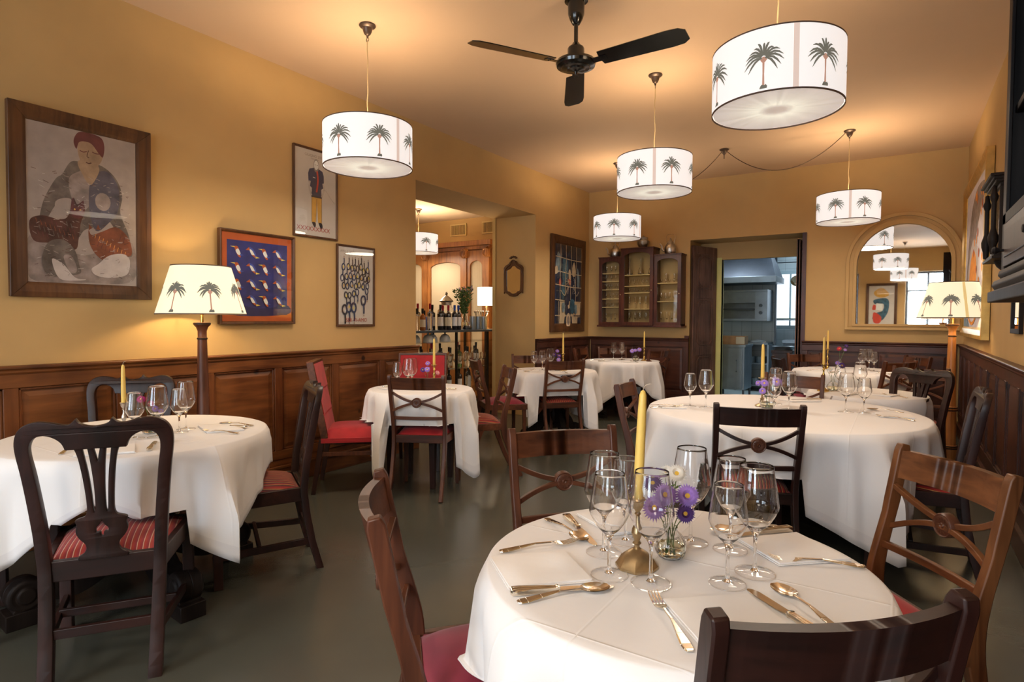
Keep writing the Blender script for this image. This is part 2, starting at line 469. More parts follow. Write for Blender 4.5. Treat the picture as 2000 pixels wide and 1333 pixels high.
# ------------------------------------------------------------------ room shell
XL, XR, YB, YR, ZC, ZR = -4.094, .621, 8.539, -2.7, 3.277, 1.045
OP0, OP1, OPZ = 4.55, 6.905, 2.70           # opening in the left wall
WT = .67                                     # its thickness
DX0, DX1, DZ = -2.512, -1.048, 2.435         # doorway recess in the back wall
KT = .62
def slab(name, mat, *bs, parent=None):
    mb = MB()
    for b in bs: mb.box(*b)
    return struct(mb.build(name, mat, parent, smooth=0))
fl = slab('floor', 'floor_resin', (XL - WT - 5.2, XR + .3, YR - .3, YB + 5.2, -.08, 0))
slab('ceiling', 'ceiling_paint', (XL - .02, XR + .02, YR, YB + .02, ZC, ZC + .1))
mb = MB()
mb.box(XL - WT, XL, YR - .2, OP0, 0, ZC + .1); mb.box(XL - WT, XL, OP1, YB + .3, 0, ZC + .1); mb.box(XL - WT, XL, OP0, OP1, OPZ, ZC + .1)
struct(mb.build('wall_left', ['wall_paint'], smooth=0))
mb = MB()
mb.box(XL, DX0, YB, YB + KT, 0, ZC + .1); mb.box(DX1, XR + .2, YB, YB + KT, 0, ZC + .1); mb.box(DX0, DX1, YB, YB + KT, DZ, ZC + .1)
mb.box(DX0, -2.20, YB + KT - .08, YB + KT, 0, DZ); mb.box(-1.15, DX1, YB + KT - .08, YB + KT, 0, DZ)
mb.box(-2.20, -1.15, YB + KT - .08, YB + KT, 2.19, DZ)
struct(mb.build('wall_back', ['wall_paint'], smooth=0))
slab('wall_right', 'wall_paint', (XR, XR + .25, YR - .2, YB + .3, 0, ZC + .1))
# rear wall with the two street windows that light the room (seen in the arched mirror and on the glasses)
WIN = [(-.62, .40, .95, 2.65), (-3.7, -1.75, .95, 2.65)]
mb = MB()
xs = [XL - WT, -3.7, -1.75, -.62, .40, XR + .25]
mb.box(xs[0], xs[-1], YR - .3, YR, 0, .95); mb.box(xs[0], xs[-1], YR - .3, YR, 2.65, ZC + .1)
for a, b in ((xs[0], xs[1]), (xs[2], xs[3]), (xs[4], xs[5])): mb.box(a, b, YR - .3, YR, .95, 2.65)
struct(mb.build('wall_rear', ['wall_paint'], smooth=0))
for i, (a, b, c, d) in enumerate(WIN):
    mb = MB(); y0, y1 = YR - .18, YR - .12
    for q in ((a, a + .06), (b - .06, b), ((a + b) / 2 - .03, (a + b) / 2 + .03)): mb.box(q[0], q[1], y0, y1, c, d)
    for q in ((c, c + .06), (d - .06, d), (d - .55, d - .50)): mb.box(a, b, y0 + .005, y1 - .005, q[0], q[1])
    w = struct(mb.build('window_%d' % (i + 1), ['window_frame'], smooth=0, bevel=.004))
    g = MB(); g.box(a + .05, b - .05, y0 + .026, y0 + .031, c + .05, d - .05)
    g.build('pane', ['pane_glass'], w, smooth=0)
    p = lamp('AREA', 'daylight_window', ((a + b) / 2, YR - .29, (c + d) / 2), 66 if i == 0 else 46, (.78, .88, 1), b - a, (radians(90), 0, 0), sy=d - c)
    w['label'] = ('dark framed street window at the end of the right aisle', 'wide dark framed street window behind the camera')[i]

# ------------------------------------------------------------------ wainscot
def wainscot(name, length, M, mats, pitch=.56, phase=0.0, knots=True, end0=True):
    """panelled dado: local x along the wall, y out of the wall, z up"""
    w = MB(); w.M = M
    w.box(0, length, 0, .014, 0, ZR - .03, 0)                     # backing boards
    w.box(0, length, 0, .042, 0, .13, 0)                         # plinth
    w.box(0, length, 0, .052, .13, .150, 0)
    w.box(0, length, .0, .028, .15, .20, 0)
    w.box(0, length, 0, .034, ZR - .125, ZR - .03, 0)             # top rail
    w.box(0, length, 0, .034, .20, .27, 0)
    prof = [(0, ZR - .05), (.036, ZR - .05), (.044, ZR - .038), (.044, ZR - .028), (.056, ZR - .016), (.058, ZR - .004), (.05, ZR), (0, ZR)]
    w.hexa([(0, y, z) for y, z in prof], [(length, y, z) for y, z in prof], 0)
    x = phase
    xs = []
    while x < length - .02:
        if x > .02: xs.append(x)
        x += pitch
    xs = [0.035] + [q for q in xs if .15 < q < length - .15] + [length - .035]
    for q in xs: w.box(q - .035, q + .035, 0, .034, .27, ZR - .125, 1)
    for a, b in zip(xs, xs[1:]):                                   # bead and raised field of each panel
        a += .035; b -= .035
        if b - a < .08: continue
        z0, z1 = .27, ZR - .125
        for (p, q, r, s_) in ((a, b, z0, z0 + .014), (a, b, z1 - .014, z1)): w.box(p, q, 0, .026, r, s_, 1)
        for (p, q) in ((a, a + .014), (b - .014, b)): w.box(p, q, 0, .026, z0, z1, 1)
        w.hexa([(a + .02, .014, z0 + .02), (b - .02, .014, z0 + .02), (b - .02, .014, z1 - .02), (a + .02, .014, z1 - .02)],
               [(a + .05, .022, z0 + .05), (b - .05, .022, z0 + .05), (b - .05, .022, z1 - .05), (a + .05, .022, z1 - .05)], 0)
    return struct(w.build(name, mats, smooth=0, bevel=.003, seg=1))
def frame(origin, xdir, ydir):
    x = Vector(xdir); y = Vector(ydir)
    return Matrix(((x.x, y.x, 0, origin[0]), (x.y, y.y, 0, origin[1]), (0, 0, 1, 0), (0, 0, 0, 1)))
wainscot('trim_1', OP0 - YR, frame((XL, YR), (0, 1), (1, 0)), ['pine_lit', 'pine_lit_upright'], .56, .03)
wainscot('trim_2', YB - OP1, frame((XL, OP1), (0, 1), (1, 0)), ['pine_shaded', 'pine_shaded_upright'], .52, .0)
wainscot('trim_3', DX0 - XL - .06, frame((XL + .06, YB), (1, 0), (0, -1)), ['pine_shaded', 'pine_shaded_upright'], .75, 0)
wainscot('trim_4', XR - .06 - DX1, frame((DX1, YB), (1, 0), (0, -1)), ['pine_shaded', 'pine_shaded_upright'], .8, 0)
wainscot('trim_5', YB - YR, frame((XR, YR), (0, 1), (-1, 0)), ['pine_shaded', 'pine_shaded_upright'], .50, .2)

# ------------------------------------------------------------------ doorway to the kitchen: two folded wooden leaves, green jamb
def leaf(name, x0, x1, y, flip, z1=2.36):
    m_ = MB(); m_.M = Matrix(((0, flip, 0, y[0]), (1, 0, 0, y[1]), (0, 0, 1, 0), (0, 0, 0, 1)))
    L = x1 - x0
    m_.box(0, L, 0, .026, .02, z1)                               # core
    st = .085
    zs = [(.02, .26), (.80, .92), (1.62, 1.74), (z1 - .11, z1)]
    m_.box(0, st, -.009, .035, .02, z1); m_.box(L - st, L, -.009, .035, .02, z1)
    for a, b in zs: m_.box(st, L - st, -.009, .035, a, b)
    for (a, b) in ((.26, .80), (.92, 1.62), (1.74, z1 - .11)):
        c = .055; xa, xb = st + .02, L - st - .02; za, zb = a + .03, b - .03
        pts = [(xa + c, za), (xb - c, za), (xb - c * .45, za + c * .45), (xb, za + c), (xb, zb - c), (xb - c * .45, zb - c * .45), (xb - c, zb), (xa + c, zb), (xa + c * .45, zb - c * .45), (xa, zb - c), (xa, za + c), (xa + c * .45, za + c * .45)]
        for off, hgt in ((.0, -.004), (.0, .030)):
            m_.sweep([(p[0], hgt, p[1]) for p in pts], .014, .014, (0, 1, 0), closed=True)
        q = [((p[0] - L / 2) * .72 + L / 2, (p[1] - (za + zb) / 2) * .86 + (za + zb) / 2) for p in pts]
        m_.hexa([(p[0], .026, p[1]) for p in q], [(p[0], .033, p[1]) for p in q])
    return struct(m_.build(name, ['shutter_wood'], smooth=0, bevel=.004, seg=1))
d1 = leaf('door_1', 0, .54, (0, 0), 1)
d1.location = (DX0 + .02, YB + .012, 0); d1.rotation_euler = (0, 0, radians(-21))
leaf('door_2', 0, .50, (DX1 - .055, YB + .02), -1)
slab('trim_6', 'jamb_green', (-2.275, -2.20, YB + KT - .10, YB + KT + .03, 0, 2.22))
slab('trim_7', 'cabinet_wood', (DX1 - .02, DX1 + .03, YB - .012, YB + .02, 0, DZ))
slab('trim_8', 'cabinet_wood', (DX0 - .06, DX0 + .0, YB - .02, YB + .012, 0, 1.08))

# ------------------------------------------------------------------ kitchen beyond the doorway
KY = 12.1
slab('wall_kitchen_back', 'kitchen_tiles', (-4.6, -1.95, KY, KY + .1, 0, 3.0))
slab('wall_kitchen_side', 'kitchen_paint', (-4.7, -4.6, YB + KT, KY + .1, 0, 3.0), (.6, .7, YB + KT, 13.6, 0, 3.0))
slab('wall_kitchen_right', 'kitchen_tiles', (-2.60, -2.5, KY + .1, 13.6, 0, 3.0), (-2.6, .7, 13.5, 13.6, 0, 3.0))
slab('ceiling_kitchen', 'kitchen_paint', (-4.7, .7, YB + KT, 13.6, 2.85, 2.95))
slab('floor_kitchen', 'kitchen_paint', (-4.7, .7, YB + KT - .02, 13.6, 0.001, .006))
lamp('AREA', 'kitchen_daylight', (-1.2, 12.6, 2.8), 20, (.72, .88, 1), 1.6, (0, 0, 0), sy=2.5)
# ------------------------------------------------------------------ side room beyond the opening
SX, SY, SZ = XL - WT, 8.02, 2.98
slab('wall_side_far', 'wall_paint', (-9.6, SX, SY, SY + .1, 0, SZ))
slab('wall_side_left', 'wall_paint', (-9.7, -9.6, 2.6, SY + .1, 0, SZ), (-9.7, SX, 2.5, 2.6, 0, SZ))
slab('ceiling_side', 'side_room_ceiling', (-9.7, SX, 2.5, SY + .1, SZ, SZ + .08))
slab('trim_9', 'cream_panel', (SX - .02, SX + .03, OP1 - .012, OP1 - .001, 0, OPZ))
# ------------------------------------------------------------------ pictures
def pic_frame(name, label, cat, wall, a, b, z0, z1, fw, depth, fmat, off=.004, tilt=0, group=None):
    """wall: L (x = XL, a..b along y), B (y = YB, a..b along x), R (x = XR, a..b along y, seen right to left)"""
    w, h = abs(b - a), z1 - z0
    if wall == 'L': loc, rz = (XL + off, (a + b) / 2, (z0 + z1) / 2), pi / 2
    elif wall == 'B': loc, rz = ((a + b) / 2, YB - off, (z0 + z1) / 2), 0
    elif wall == 'R': loc, rz = (XR - off, (a + b) / 2, (z0 + z1) / 2), -pi / 2
    elif wall == 'F': loc, rz = ((a + b) / 2, YR + off, (z0 + z1) / 2), pi
    t = thing(name, label, cat, loc, rz, group)
    if tilt: t.rotation_euler = (tilt, 0, rz)
    m = MB()
    W2, H2 = w / 2, h / 2
    prof = [(0, 0), (0, -depth), (fw * .35, -depth * 1.05), (fw * .8, -depth * .8), (fw, -depth * .55), (fw, 0)]
    for (p, q) in (((-W2, -H2), (W2, -H2)), ((W2, -H2), (W2, H2)), ((W2, H2), (-W2, H2)), ((-W2, H2), (-W2, -H2))):
        def at(c, pr):
            sx = 1 if c[0] < 0 else -1; sz = 1 if c[1] < 0 else -1
            return (c[0] + sx * pr[0], pr[1], c[1] + sz * pr[0])
        m.hexa([at(p, k) for k in prof], [at(q, k) for k in prof])
    m.build('frame', [fmat], t, smooth=0, bevel=.002, seg=1)
    return t, w - 2 * fw, h - 2 * fw, -depth * .45
class Art:
    """flat printed artwork: u, v from 0 to 1 inside the frame, every shape a hair above the last"""
    def __init__(s, w, h, y, base):
        s.mb = MB(); s.w, s.h, s.y = w, h, y; s.k = 0; s.mats = []; s.st = .00012
        s.poly([(0, 0), (1, 0), (1, 1), (0, 1)], base)
    def mi(s, m):
        if m not in s.mats: s.mats.append(m)
        return s.mats.index(m)
    def P(s, u, v, k): return ((u - .5) * s.w, s.y - k * s.st, (v - .5) * s.h)
    def poly(s, pts, m):
        s.mb.poly([s.P(u, v, s.k) for u, v in pts], s.mi(m)); s.k += 1
    def blob(s, pts, m, n=5): s.poly([(p.x, p.y) for p in catmull([(a, b, 0) for a, b in pts], n, True)], m)
    def ell(s, u, v, ru, rv, m, n=16, rot=0):
        asp = s.w / s.h
        pts = []
        for k in range(n):
            a = 2 * pi * k / n; x, y = ru * cos(a), rv * sin(a) / asp
            pts.append((u + x * cos(rot) - y * sin(rot), v + (x * sin(rot) + y * cos(rot)) * asp))
        s.poly(pts, m)
    def line(s, pts, wd, m, smooth=0):
        if smooth: pts = [(p.x, p.y) for p in catmull([(a, b, 0) for a, b in pts], smooth)]
        asp = s.w / s.h; L = len(pts); le = []; ri = []
        for i, (u, v) in enumerate(pts):
            a = pts[max(i - 1, 0)]; b = pts[min(i + 1, L - 1)]
            dx, dy = (b[0] - a[0]) * s.w, (b[1] - a[1]) * s.h; n = sqrt(dx * dx + dy * dy) or 1
            ox, oy = -dy / n * wd / 2 / s.w, dx / n * wd / 2 / s.h
            le.append((u + ox, v + oy)); ri.append((u - ox, v - oy))
        for i in range(L - 1): s.mb.poly([s.P(*q, s.k) for q in (le[i], le[i + 1], ri[i + 1], ri[i])], s.mi(m))
        s.k += 1
    def text(s, txt, u, v, size, m, align='CENTER', sx=1):
        add_mesh(s.mb, text2d(txt, size, align), lambda p: ((u - .5) * s.w + p.x * sx, s.y - s.k * s.st, (v - .5) * s.h + p.y), s.mi(m)); s.k += 1
    def done(s, t, name='print', glazed=True, gm='pane_glass'):
        s.mb.build(name, s.mats, t, smooth=0, recalc=False)
        if glazed:
            g = MB(); y = s.y - .002 - s.k * s.st
            g.box(-s.w / 2 - .002, s.w / 2 + .002, y - .002, y, -s.h / 2 - .002, s.h / 2 + .002)
            g.build('glass', [gm], t, smooth=0)
for nm, c, v in (('art_paper', (.38, .315, .285), .1), ('art_grey', (.15, .12, .105), .45), ('art_blue_grey', (.10, .09, .12), .4), ('art_skin', (.34, .23, .15), .3), ('art_hair', (0.131, 0.036, 0.036), .35),
                 ('art_rust', (.22, .065, .03), .4), ('art_brown', (.09, .035, .025), .5), ('art_pale', (.56, .49, .46), .12), ('art_smoke', (.29, .23, .21), .35),
                 ('art_orange', (.52, .10, .02), .1), ('art_blue', (.020, .028, .19), .3), ('art_deep', (.012, .016, .11), .2), ('art_white', (0.850, 0.850, 0.850), .05), ('art_yellow', (0.850, 0.652, 0.116), .1),
                 ('art_mid_blue', (.05, .09, .42), .1), ('poster_paper', (.66, .60, .57), .03), ('art_navy', (0.030, 0.038, 0.105), .2), ('art_black', (0.030, 0.024, 0.036), .3), ('art_red', (0.652, 0.072, 0.043), .1),
                 ('art_trouser', (0.696, 0.392, 0.087), .1), ('art_ink_red', (0.406, 0.043, 0.043), .1), ('art_night', (0.018, 0.026, 0.066), .4), ('art_ivory', (0.725, 0.551, 0.377), .15), ('art_teal', (0.051, 0.131, 0.203), .5),
                 ('art_steel', (0.232, 0.319, 0.392), .4), ('art_lilac', (0.725, 0.681, 0.754), .12), ('art_ochre', (0.797, 0.319, 0.072), .25), ('art_hi_orange', (0.850, 0.319, 0.043), .15)):
    plain(nm, c, .7, var=v, scale=14)

# large painting: seated figure with cats
t, w, h, y = pic_frame('painting', 'large framed painting of a seated figure with cats on the left wall', 'painting', 'L', 1.262, 1.998, 1.425, 2.49, .085, .035, 'walnut_frame', tilt=.02)
a = Art(w, h, y, 'art_paper'); a.st = .00004
a.blob([(.02, .02), (.5, .01), (.97, .04), (.96, .30), (.75, .27), (.55, .2), (.4, .2), (.03, .3)], 'art_smoke')
a.blob([(.30, .70), (.38, .79), (.50, .80), (.66, .80), (.80, .73), (.86, .62), (.84, .50), (.92, .36), (.96, .22), (.9, .22), (.82, .34), (.72, .44), (.66, .40), (.5, .36), (.42, .30), (.30, .42), (.25, .5), (.16, .40), (.10, .38), (.14, .52), (.24, .66)], 'art_grey')
a.blob([(.46, .74), (.60, .78), (.64, .70), (.54, .52), (.44, .48), (.38, .56), (.36, .68)], 'art_smoke')
a.blob([(.56, .70), (.70, .77), (.82, .68), (.82, .52), (.72, .42), (.60, .36), (.54, .50)], 'art_blue_grey')
a.blob([(.24, .52), (.37, .55), (.40, .46), (.36, .40), (.26, .42)], 'art_paper')
a.ell(.67, .56, .075, .06, 'art_smoke')
a.blob([(.44, .80), (.56, .82), (.64, .78), (.60, .70), (.55, .66), (.49, .71)], 'art_skin')
a.blob([(.44, .88), (.47, .80), (.53, .755), (.59, .77), (.66, .83), (.68, .92), (.6, .965), (.47, .955)], 'art_skin')
a.blob([(.405, .93), (.43, .88), (.46, .93), (.56, .935), (.64, .875), (.675, .86), (.69, .93), (.66, .985), (.55, 1.0), (.45, .99)], 'art_hair')
for u in (.49, .605): a.line([(u - .03, .875 + (u - .49) * .05), (u, .868 + (u - .49) * .05), (u + .035, .876)], .005, 'art_hair', 3)
a.line([(.54, .885), (.525, .845), (.545, .838)], .004, 'art_brown', 3)
a.line([(.515, .805), (.54, .80), (.565, .807)], .006, 'art_brown', 3)
a.blob([(.02, .38), (.12, .42), (.26, .41), (.34, .43), (.385, .53), (.40, .56), (.43, .52), (.48, .54), (.50, .48), (.46, .40), (.44, .30), (.40, .22), (.2, .25), (.05, .26)], 'art_brown')
for i in range(26):
    u, v = .07 + .013 * i, .40 - .1 * ((i * 7) % 10) / 10; a.line([(u, v), (u + .012, v - .03)], .004, ('art_rust', 'art_hair', 'art_grey')[i % 3])
a.blob([(.53, .36), (.56, .33), (.66, .36), (.80, .40), (.92, .33), (.95, .22), (.84, .20), (.70, .16), (.60, .20), (.54, .27)], 'art_rust')
for i in range(26):
    u, v = .60 + .012 * i, .34 - .13 * ((i * 7) % 10) / 10; a.line([(u, v), (u - .012, v - .03)], .003, ('art_ochre', 'art_rust', 'art_hair')[i % 3])
a.blob([(.55, .10), (.6, .06), (.74, .05), (.90, .08), (.93, .18), (.86, .22), (.72, .20), (.62, .14)], 'art_pale')
a.blob([(.37, .47), (.385, .56), (.41, .51), (.44, .51), (.485, .55), (.49, .47), (.45, .43), (.40, .43)], 'art_hair', 3)
for u, v in ((.405, .485), (.455, .485)): a.ell(u, v, .008, .006, 'art_trouser')
a.poly([(.53, .36), (.535, .40), (.565, .375)], 'art_rust'); a.poly([(.60, .37), (.62, .405), (.64, .37)], 'art_rust')
a.blob([(.12, .17), (.18, .26), (.30, .28), (.40, .22), (.44, .12), (.45, .07), (.34, .05), (.2, .04), (.13, .08)], 'art_grey')
a.blob([(.20, .15), (.30, .12), (.40, .04), (.5, .03), (.42, .02), (.26, .03)], 'art_pale')
a.blob([(.30, .17), (.37, .18), (.42, .09), (.36, .07)], 'art_smoke')
random.seed(3)
for i in range(230):
    u, v = random.uniform(.03, .93), random.uniform(.03, .72)
    a.line([(u, v), (u + random.uniform(.01, .05), v + random.uniform(-.015, .015))], .0025, random.choice(['art_pale', 'art_smoke', 'art_brown', 'art_paper']))
a.done(t, 'artwork', gm='matt_pane')
# blue picture with rows of birds in an orange border
t, w, h, y = pic_frame('framed_print', 'blue print with rows of orange birds beside the left floor lamp', 'picture', 'L', 2.455, 3.085, 1.265, 1.953, .022, .04, 'walnut_frame', tilt=.015)
a = Art(w, h, y, 'art_orange'); a.poly([(.07, .075), (.93, .075), (.93, .92), (.07, .92)], 'art_blue')
a.blob([(.08, .08), (.92, .08), (.92, .2), (.6, .15), (.3, .18), (.08, .3)], 'art_deep')
for r in range(4):
    for c in range(4):
        u0 = .22 + c * .19; v0 = .80 - r * .185; f = 1 if c % 2 == 0 else -1
        if c % 2 == 0:
            a.blob([(u0 - .05, v0 + .045), (u0 - .01, v0 + .05), (u0 + .02, v0), (u0 + .035, v0 - .07), (u0, v0 - .06), (u0 - .035, v0)], 'art_orange', 3)
            a.blob([(u0 - .035, v0 + .0), (u0 + .0, v0 + .025), (u0 + .033, v0 - .035), (u0, v0 - .045)], 'art_white', 3)
            a.poly([(u0 - .05, v0 + .05), (u0 - .11, v0 + .045), (u0 - .045, v0 + .035)], 'art_yellow')
            a.poly([(u0 + .02, v0 - .03), (u0 + .075, v0 - .045), (u0 + .03, v0 - .055)], 'art_mid_blue')
        else:
            a.blob([(u0 - .04, v0 + .05), (u0 + .01, v0 + .04), (u0 + .05, v0 - .01), (u0 + .055, v0 - .05), (u0 + .01, v0 - .04)], 'art_mid_blue', 3)
            a.blob([(u0 - .035, v0 + .03), (u0 + .0, v0 + .02), (u0 + .04, v0 - .04), (u0 + .0, v0 - .035), (u0 - .025, v0)], 'art_white', 3)
            a.poly([(u0 - .09, v0 + .02), (u0 - .04, v0 + .055), (u0 - .03, v0 + .02)], 'art_orange')
            a.poly([(u0 - .01, v0 - .03), (u0 + .04, v0 - .035), (u0 + .045, v0 - .065)], 'art_orange')
            a.poly([(u0 + .05, v0 - .045), (u0 + .11, v0 - .06), (u0 + .05, v0 - .07)], 'art_yellow')
a.done(t, 'artwork')
# poster with the standing man
t, w, h, y = pic_frame('poster', 'tall framed poster of a bald man in a navy shirt and mustard trousers', 'poster', 'L', 3.092, 3.540, 1.975, 2.705, .018, .022, 'walnut_frame', tilt=.01)
a = Art(w, h, y, 'poster_paper')
a.text('GIUGNO 2012', .46, .925, .030, 'art_smoke'); a.text('TERRAZZA', .47, .895, .016, 'art_smoke')
a.blob([(.34, .78), (.66, .78), (.69, .60), (.63, .56), (.62, .46), (.40, .46), (.40, .56), (.33, .60)], 'art_navy', 3)
a.line([(.355, .64), (.335, .56), (.40, .46)], .016, 'art_pale', 3); a.line([(.675, .64), (.70, .56), (.63, .46)], .016, 'art_pale', 3)
a.poly([(.39, .47), (.635, .47), (.645, .16), (.55, .16), (.525, .42), (.49, .16), (.39, .16)], 'art_trouser')
a.line([(.40, .47), (.395, .17)], .003, 'art_black'); a.line([(.52, .44), (.50, .17)], .003, 'art_black'); a.line([(.64, .47), (.64, .17)], .003, 'art_black')
a.poly([(.385, .475), (.64, .475), (.64, .455), (.385, .455)], 'art_black')
a.ell(.505, .83, .065, .075, 'art_black'); a.ell(.505, .83, .058, .067, 'art_white')
a.blob([(.45, .81), (.50, .78), (.56, .81), (.55, .77), (.50, .755), (.46, .77)], 'art_smoke', 3)
a.line([(.47, .84), (.49, .84)], .004, 'art_black'); a.line([(.52, .84), (.54, .84)], .004, 'art_black')
a.line([(.525, .77), (.545, .68), (.535, .60), (.51, .52)], .016, 'art_red', 4)
a.line([(.42, .69), (.48, .685)], .006, 'art_white')
a.blob([(.40, .16), (.48, .16), (.49, .12), (.46, .10), (.42, .13)], 'art_black', 3); a.blob([(.56, .16), (.64, .16), (.66, .11), (.62, .095), (.58, .13)], 'art_black', 3)
a.line([(.66, .55), (.74, .56), (.86, .48), (.98, .42)], .002, 'art_smoke', 4)
a.text('XXXXXXXXX', .44, .055, .050, 'art_ink_red', sx=1.05)
a.done(t)
# SER-VI-AMO poster: a crowd of cyclist-like little figures
t, w, h, y = pic_frame('poster', 'framed poster lettered SER-VI-AMO with a crowd of tangled dark figures', 'poster', 'L', 3.526, 3.967, 1.238, 1.955, .020, .022, 'walnut_frame', tilt=.01)
a = Art(w, h, y, 'poster_paper'); a.st = .00006
a.text('APRILE 2012', .25, .93, .030, 'art_smoke'); a.text('TERRAZZA', .24, .90, .015, 'art_smoke')
random.seed(11)
spots = [(.14, .74), (.28, .75), (.38, .73), (.46, .74), (.55, .73), (.64, .76), (.72, .70), (.84, .72), (.10, .60), (.22, .62), (.33, .63), (.44, .62), (.55, .64), (.66, .62), (.76, .60), (.86, .60),
         (.14, .50), (.24, .50), (.36, .52), (.48, .50), (.58, .52), (.70, .50), (.82, .51), (.20, .38), (.30, .38), (.42, .40), (.52, .42), (.80, .44), (.70, .32), (.16, .19), (.28, .22), (.42, .22)]
for i, (u, v) in enumerate(spots):
    big = 1.5 if v < .35 else 1.0; c = random.choice(['art_black', 'art_navy', 'art_black', 'art_navy', 'art_brown'])
    pts = [(u + .045 * big * cos(k), v + .035 * big * sin(k) * (1 + .3 * random.random())) for k in [j * 1.05 for j in range(7)]]
    a.line(pts, .011 * big, c, 3)
    d = -1 if v < .45 else 1
    a.line([(u + .01, v + d * .03 * big), (u + .02, v + d * .08 * big), (u + .015, v + d * .12 * big)], .012 * big, c, 3)
    a.ell(u + .015, v + d * .135 * big, .012, .012, 'art_skin')
    a.ell(u + random.uniform(-.02, .02), v + random.uniform(-.02, .02), .016, .018, random.choice(['art_white', 'art_yellow', 'art_white', 'art_trouser']))
a.text('SER-VI-AMO', .50, .035, .047, 'art_ink_red')
a.done(t)
# dark still life at the far end of the left wall
t, w, h, y = pic_frame('painting', 'tall dark blue still life painting with pale grid lines, far left corner', 'painting', 'L', 7.29, 8.34, 1.13, 2.50, .12, .035, 'walnut_frame', tilt=.01)
a = Art(w, h, y, 'art_night'); a.st = .0003
a.poly([(.18, 0), (.98, 0), (1, .28), (.2, .28)], 'art_ivory'); a.poly([(0, 0), (.17, 0), (.17, .28), (0, .28)], 'art_night')
a.blob([(.03, .78), (.1, .90), (.2, .82), (.22, .70), (.12, .64), (.03, .68)], 'art_steel'); a.blob([(.28, .80), (.4, .84), (.48, .76), (.46, .58), (.38, .50), (.28, .58)], 'art_teal')
a.blob([(.0, .70), (.08, .72), (.1, .64), (.0, .62)], 'art_ivory'); a.blob([(.64, .72), (.72, .80), (.78, .70), (.76, .62), (.66, .62)], 'art_ivory')
a.blob([(.5, .66), (.56, .70), (.6, .6), (.54, .52)], 'art_ivory'); a.blob([(.22, .42), (.34, .56), (.38, .40), (.30, .30)], 'art_teal'); a.blob([(.84, .72), (.92, .66), (.94, .5), (.86, .48)], 'art_steel')
a.blob([(.15, .55), (.2, .57), (.22, .50), (.15, .48)], 'art_red'); a.blob([(.48, .56), (.56, .57), (.6, .52), (.54, .50)], 'art_red')
for i in range(10):
    q = i * .628; a.line([(.5, .54), (.5 + .11 * cos(q), .54 + .07 * sin(q))], .006, 'art_ivory')
for q in range(8): a.line([(.68 + .02 * q % .1, .60 - .03 * q), (.78 - .02 * q % .07, .55 - .02 * q)], .007, 'art_lilac')
for u in (.18, .38, .58, .78): a.line([(u, 1), (u + .01, .8), (u - .01, .6), (u, .28)], .012, 'art_ivory', 3)
for v in (.82, .64, .47, .28): a.line([(0, v + .02), (.3, v + .01), (.6, v), (1, v)], .012, 'art_ivory', 3)
a.line([(.2, .42), (.35, .36), (.48, .48), (.46, .38)], .010, 'art_ivory', 4); a.line([(.9, .42), (.8, .36), (.68, .50), (.66, .38)], .010, 'art_ivory', 4)
a.line([(.12, .28), (.12, .0)], .012, 'art_ivory'); a.line([(0, .10), (.2, .10)], .012, 'art_ivory'); a.line([(.98, .1), (.7, .1)], .01, 'art_night')
a.blob([(.36, .36), (.5, .36), (.5, .24), (.36, .24)], 'art_night', 2); a.blob([(.56, .3), (.72, .3), (.72, .14), (.58, .14)], 'art_teal', 2)
for u, v, c in ((.3, .20, 'art_steel'), (.42, .17, 'art_night'), (.52, .13, 'art_night'), (.78, .18, 'art_steel')): a.blob([(u - .05, v + .05), (u + .04, v + .06), (u + .05, v - .04), (u - .04, v - .05)], c, 3)
a.poly([(.34, .0), (.64, .0), (.62, .09), (.36, .09)], 'art_night'); a.ell(.49, .035, .085, .10, 'art_ivory'); a.ell(.49, .035, .05, .06, 'art_smoke'); a.poly([(.86, 0), (.99, 0), (.99, .08), (.86, .08)], 'art_night')
a.done(t, 'artwork')
# gilt framed painting on the right wall
t, w, h, y = pic_frame('painting', 'gilt framed abstract painting in orange and pale grey behind the wall clock', 'painting', 'R', 8.22, 6.18, 1.15, 2.72, .10, .055, 'gilt')
a = Art(w, h, y, 'art_lilac')
a.blob([(.05, .2), (.2, .75), (.5, .95), (.9, .9), (.6, .7), (.35, .4), (.2, .1)], 'art_smoke')
a.blob([(.15, .22), (.22, .5), (.4, .62), (.62, .52), (.66, .32), (.5, .2), (.3, .14)], 'art_pale'); a.blob([(.22, .26), (.28, .46), (.42, .54), (.56, .46), (.58, .32), (.42, .24)], 'art_hi_orange')
random.seed(5)
for i in range(26):
    u, v = random.uniform(.4, .92), random.uniform(.3, .92); a.ell(u, v, .02, .035, random.choice(['art_hi_orange', 'art_orange', 'art_hi_orange']), 6, random.random())
a.line([(.08, .2), (.3, .05), (.55, .04), (.85, .22), (.95, .5)], .03, 'art_hi_orange', 4); a.blob([(.0, .0), (.3, .0), (.12, .1), (.0, .25)], 'art_steel')
a.done(t, 'artwork', glazed=False)
# poster on the rear wall that the arched mirror reflects
t, w, h, y = pic_frame('poster', 'tall framed poster of blue and red shapes reflected in the arched mirror', 'poster', 'F', -1.55, -.80, 1.05, 2.35, .07, .04, 'walnut_frame')
a = Art(w, h, y, 'poster_paper')
a.blob([(.2, .8), (.5, .95), (.8, .85), (.7, .74), (.4, .72)], 'art_trouser'); a.blob([(.2, .6), (.35, .7), (.8, .66), (.75, .56), (.42, .56), (.45, .4), (.7, .34), (.85, .2), (.5, .15), (.25, .35)], 'art_teal')
a.blob([(.6, .45), (.8, .55), (.85, .42)], 'art_red'); a.blob([(.5, .25), (.8, .36), (.8, .12), (.55, .1)], 'art_red'); a.poly([(.45, .4), (.72, .42), (.7, .58), (.45, .56)], 'art_white')
a.done(t)
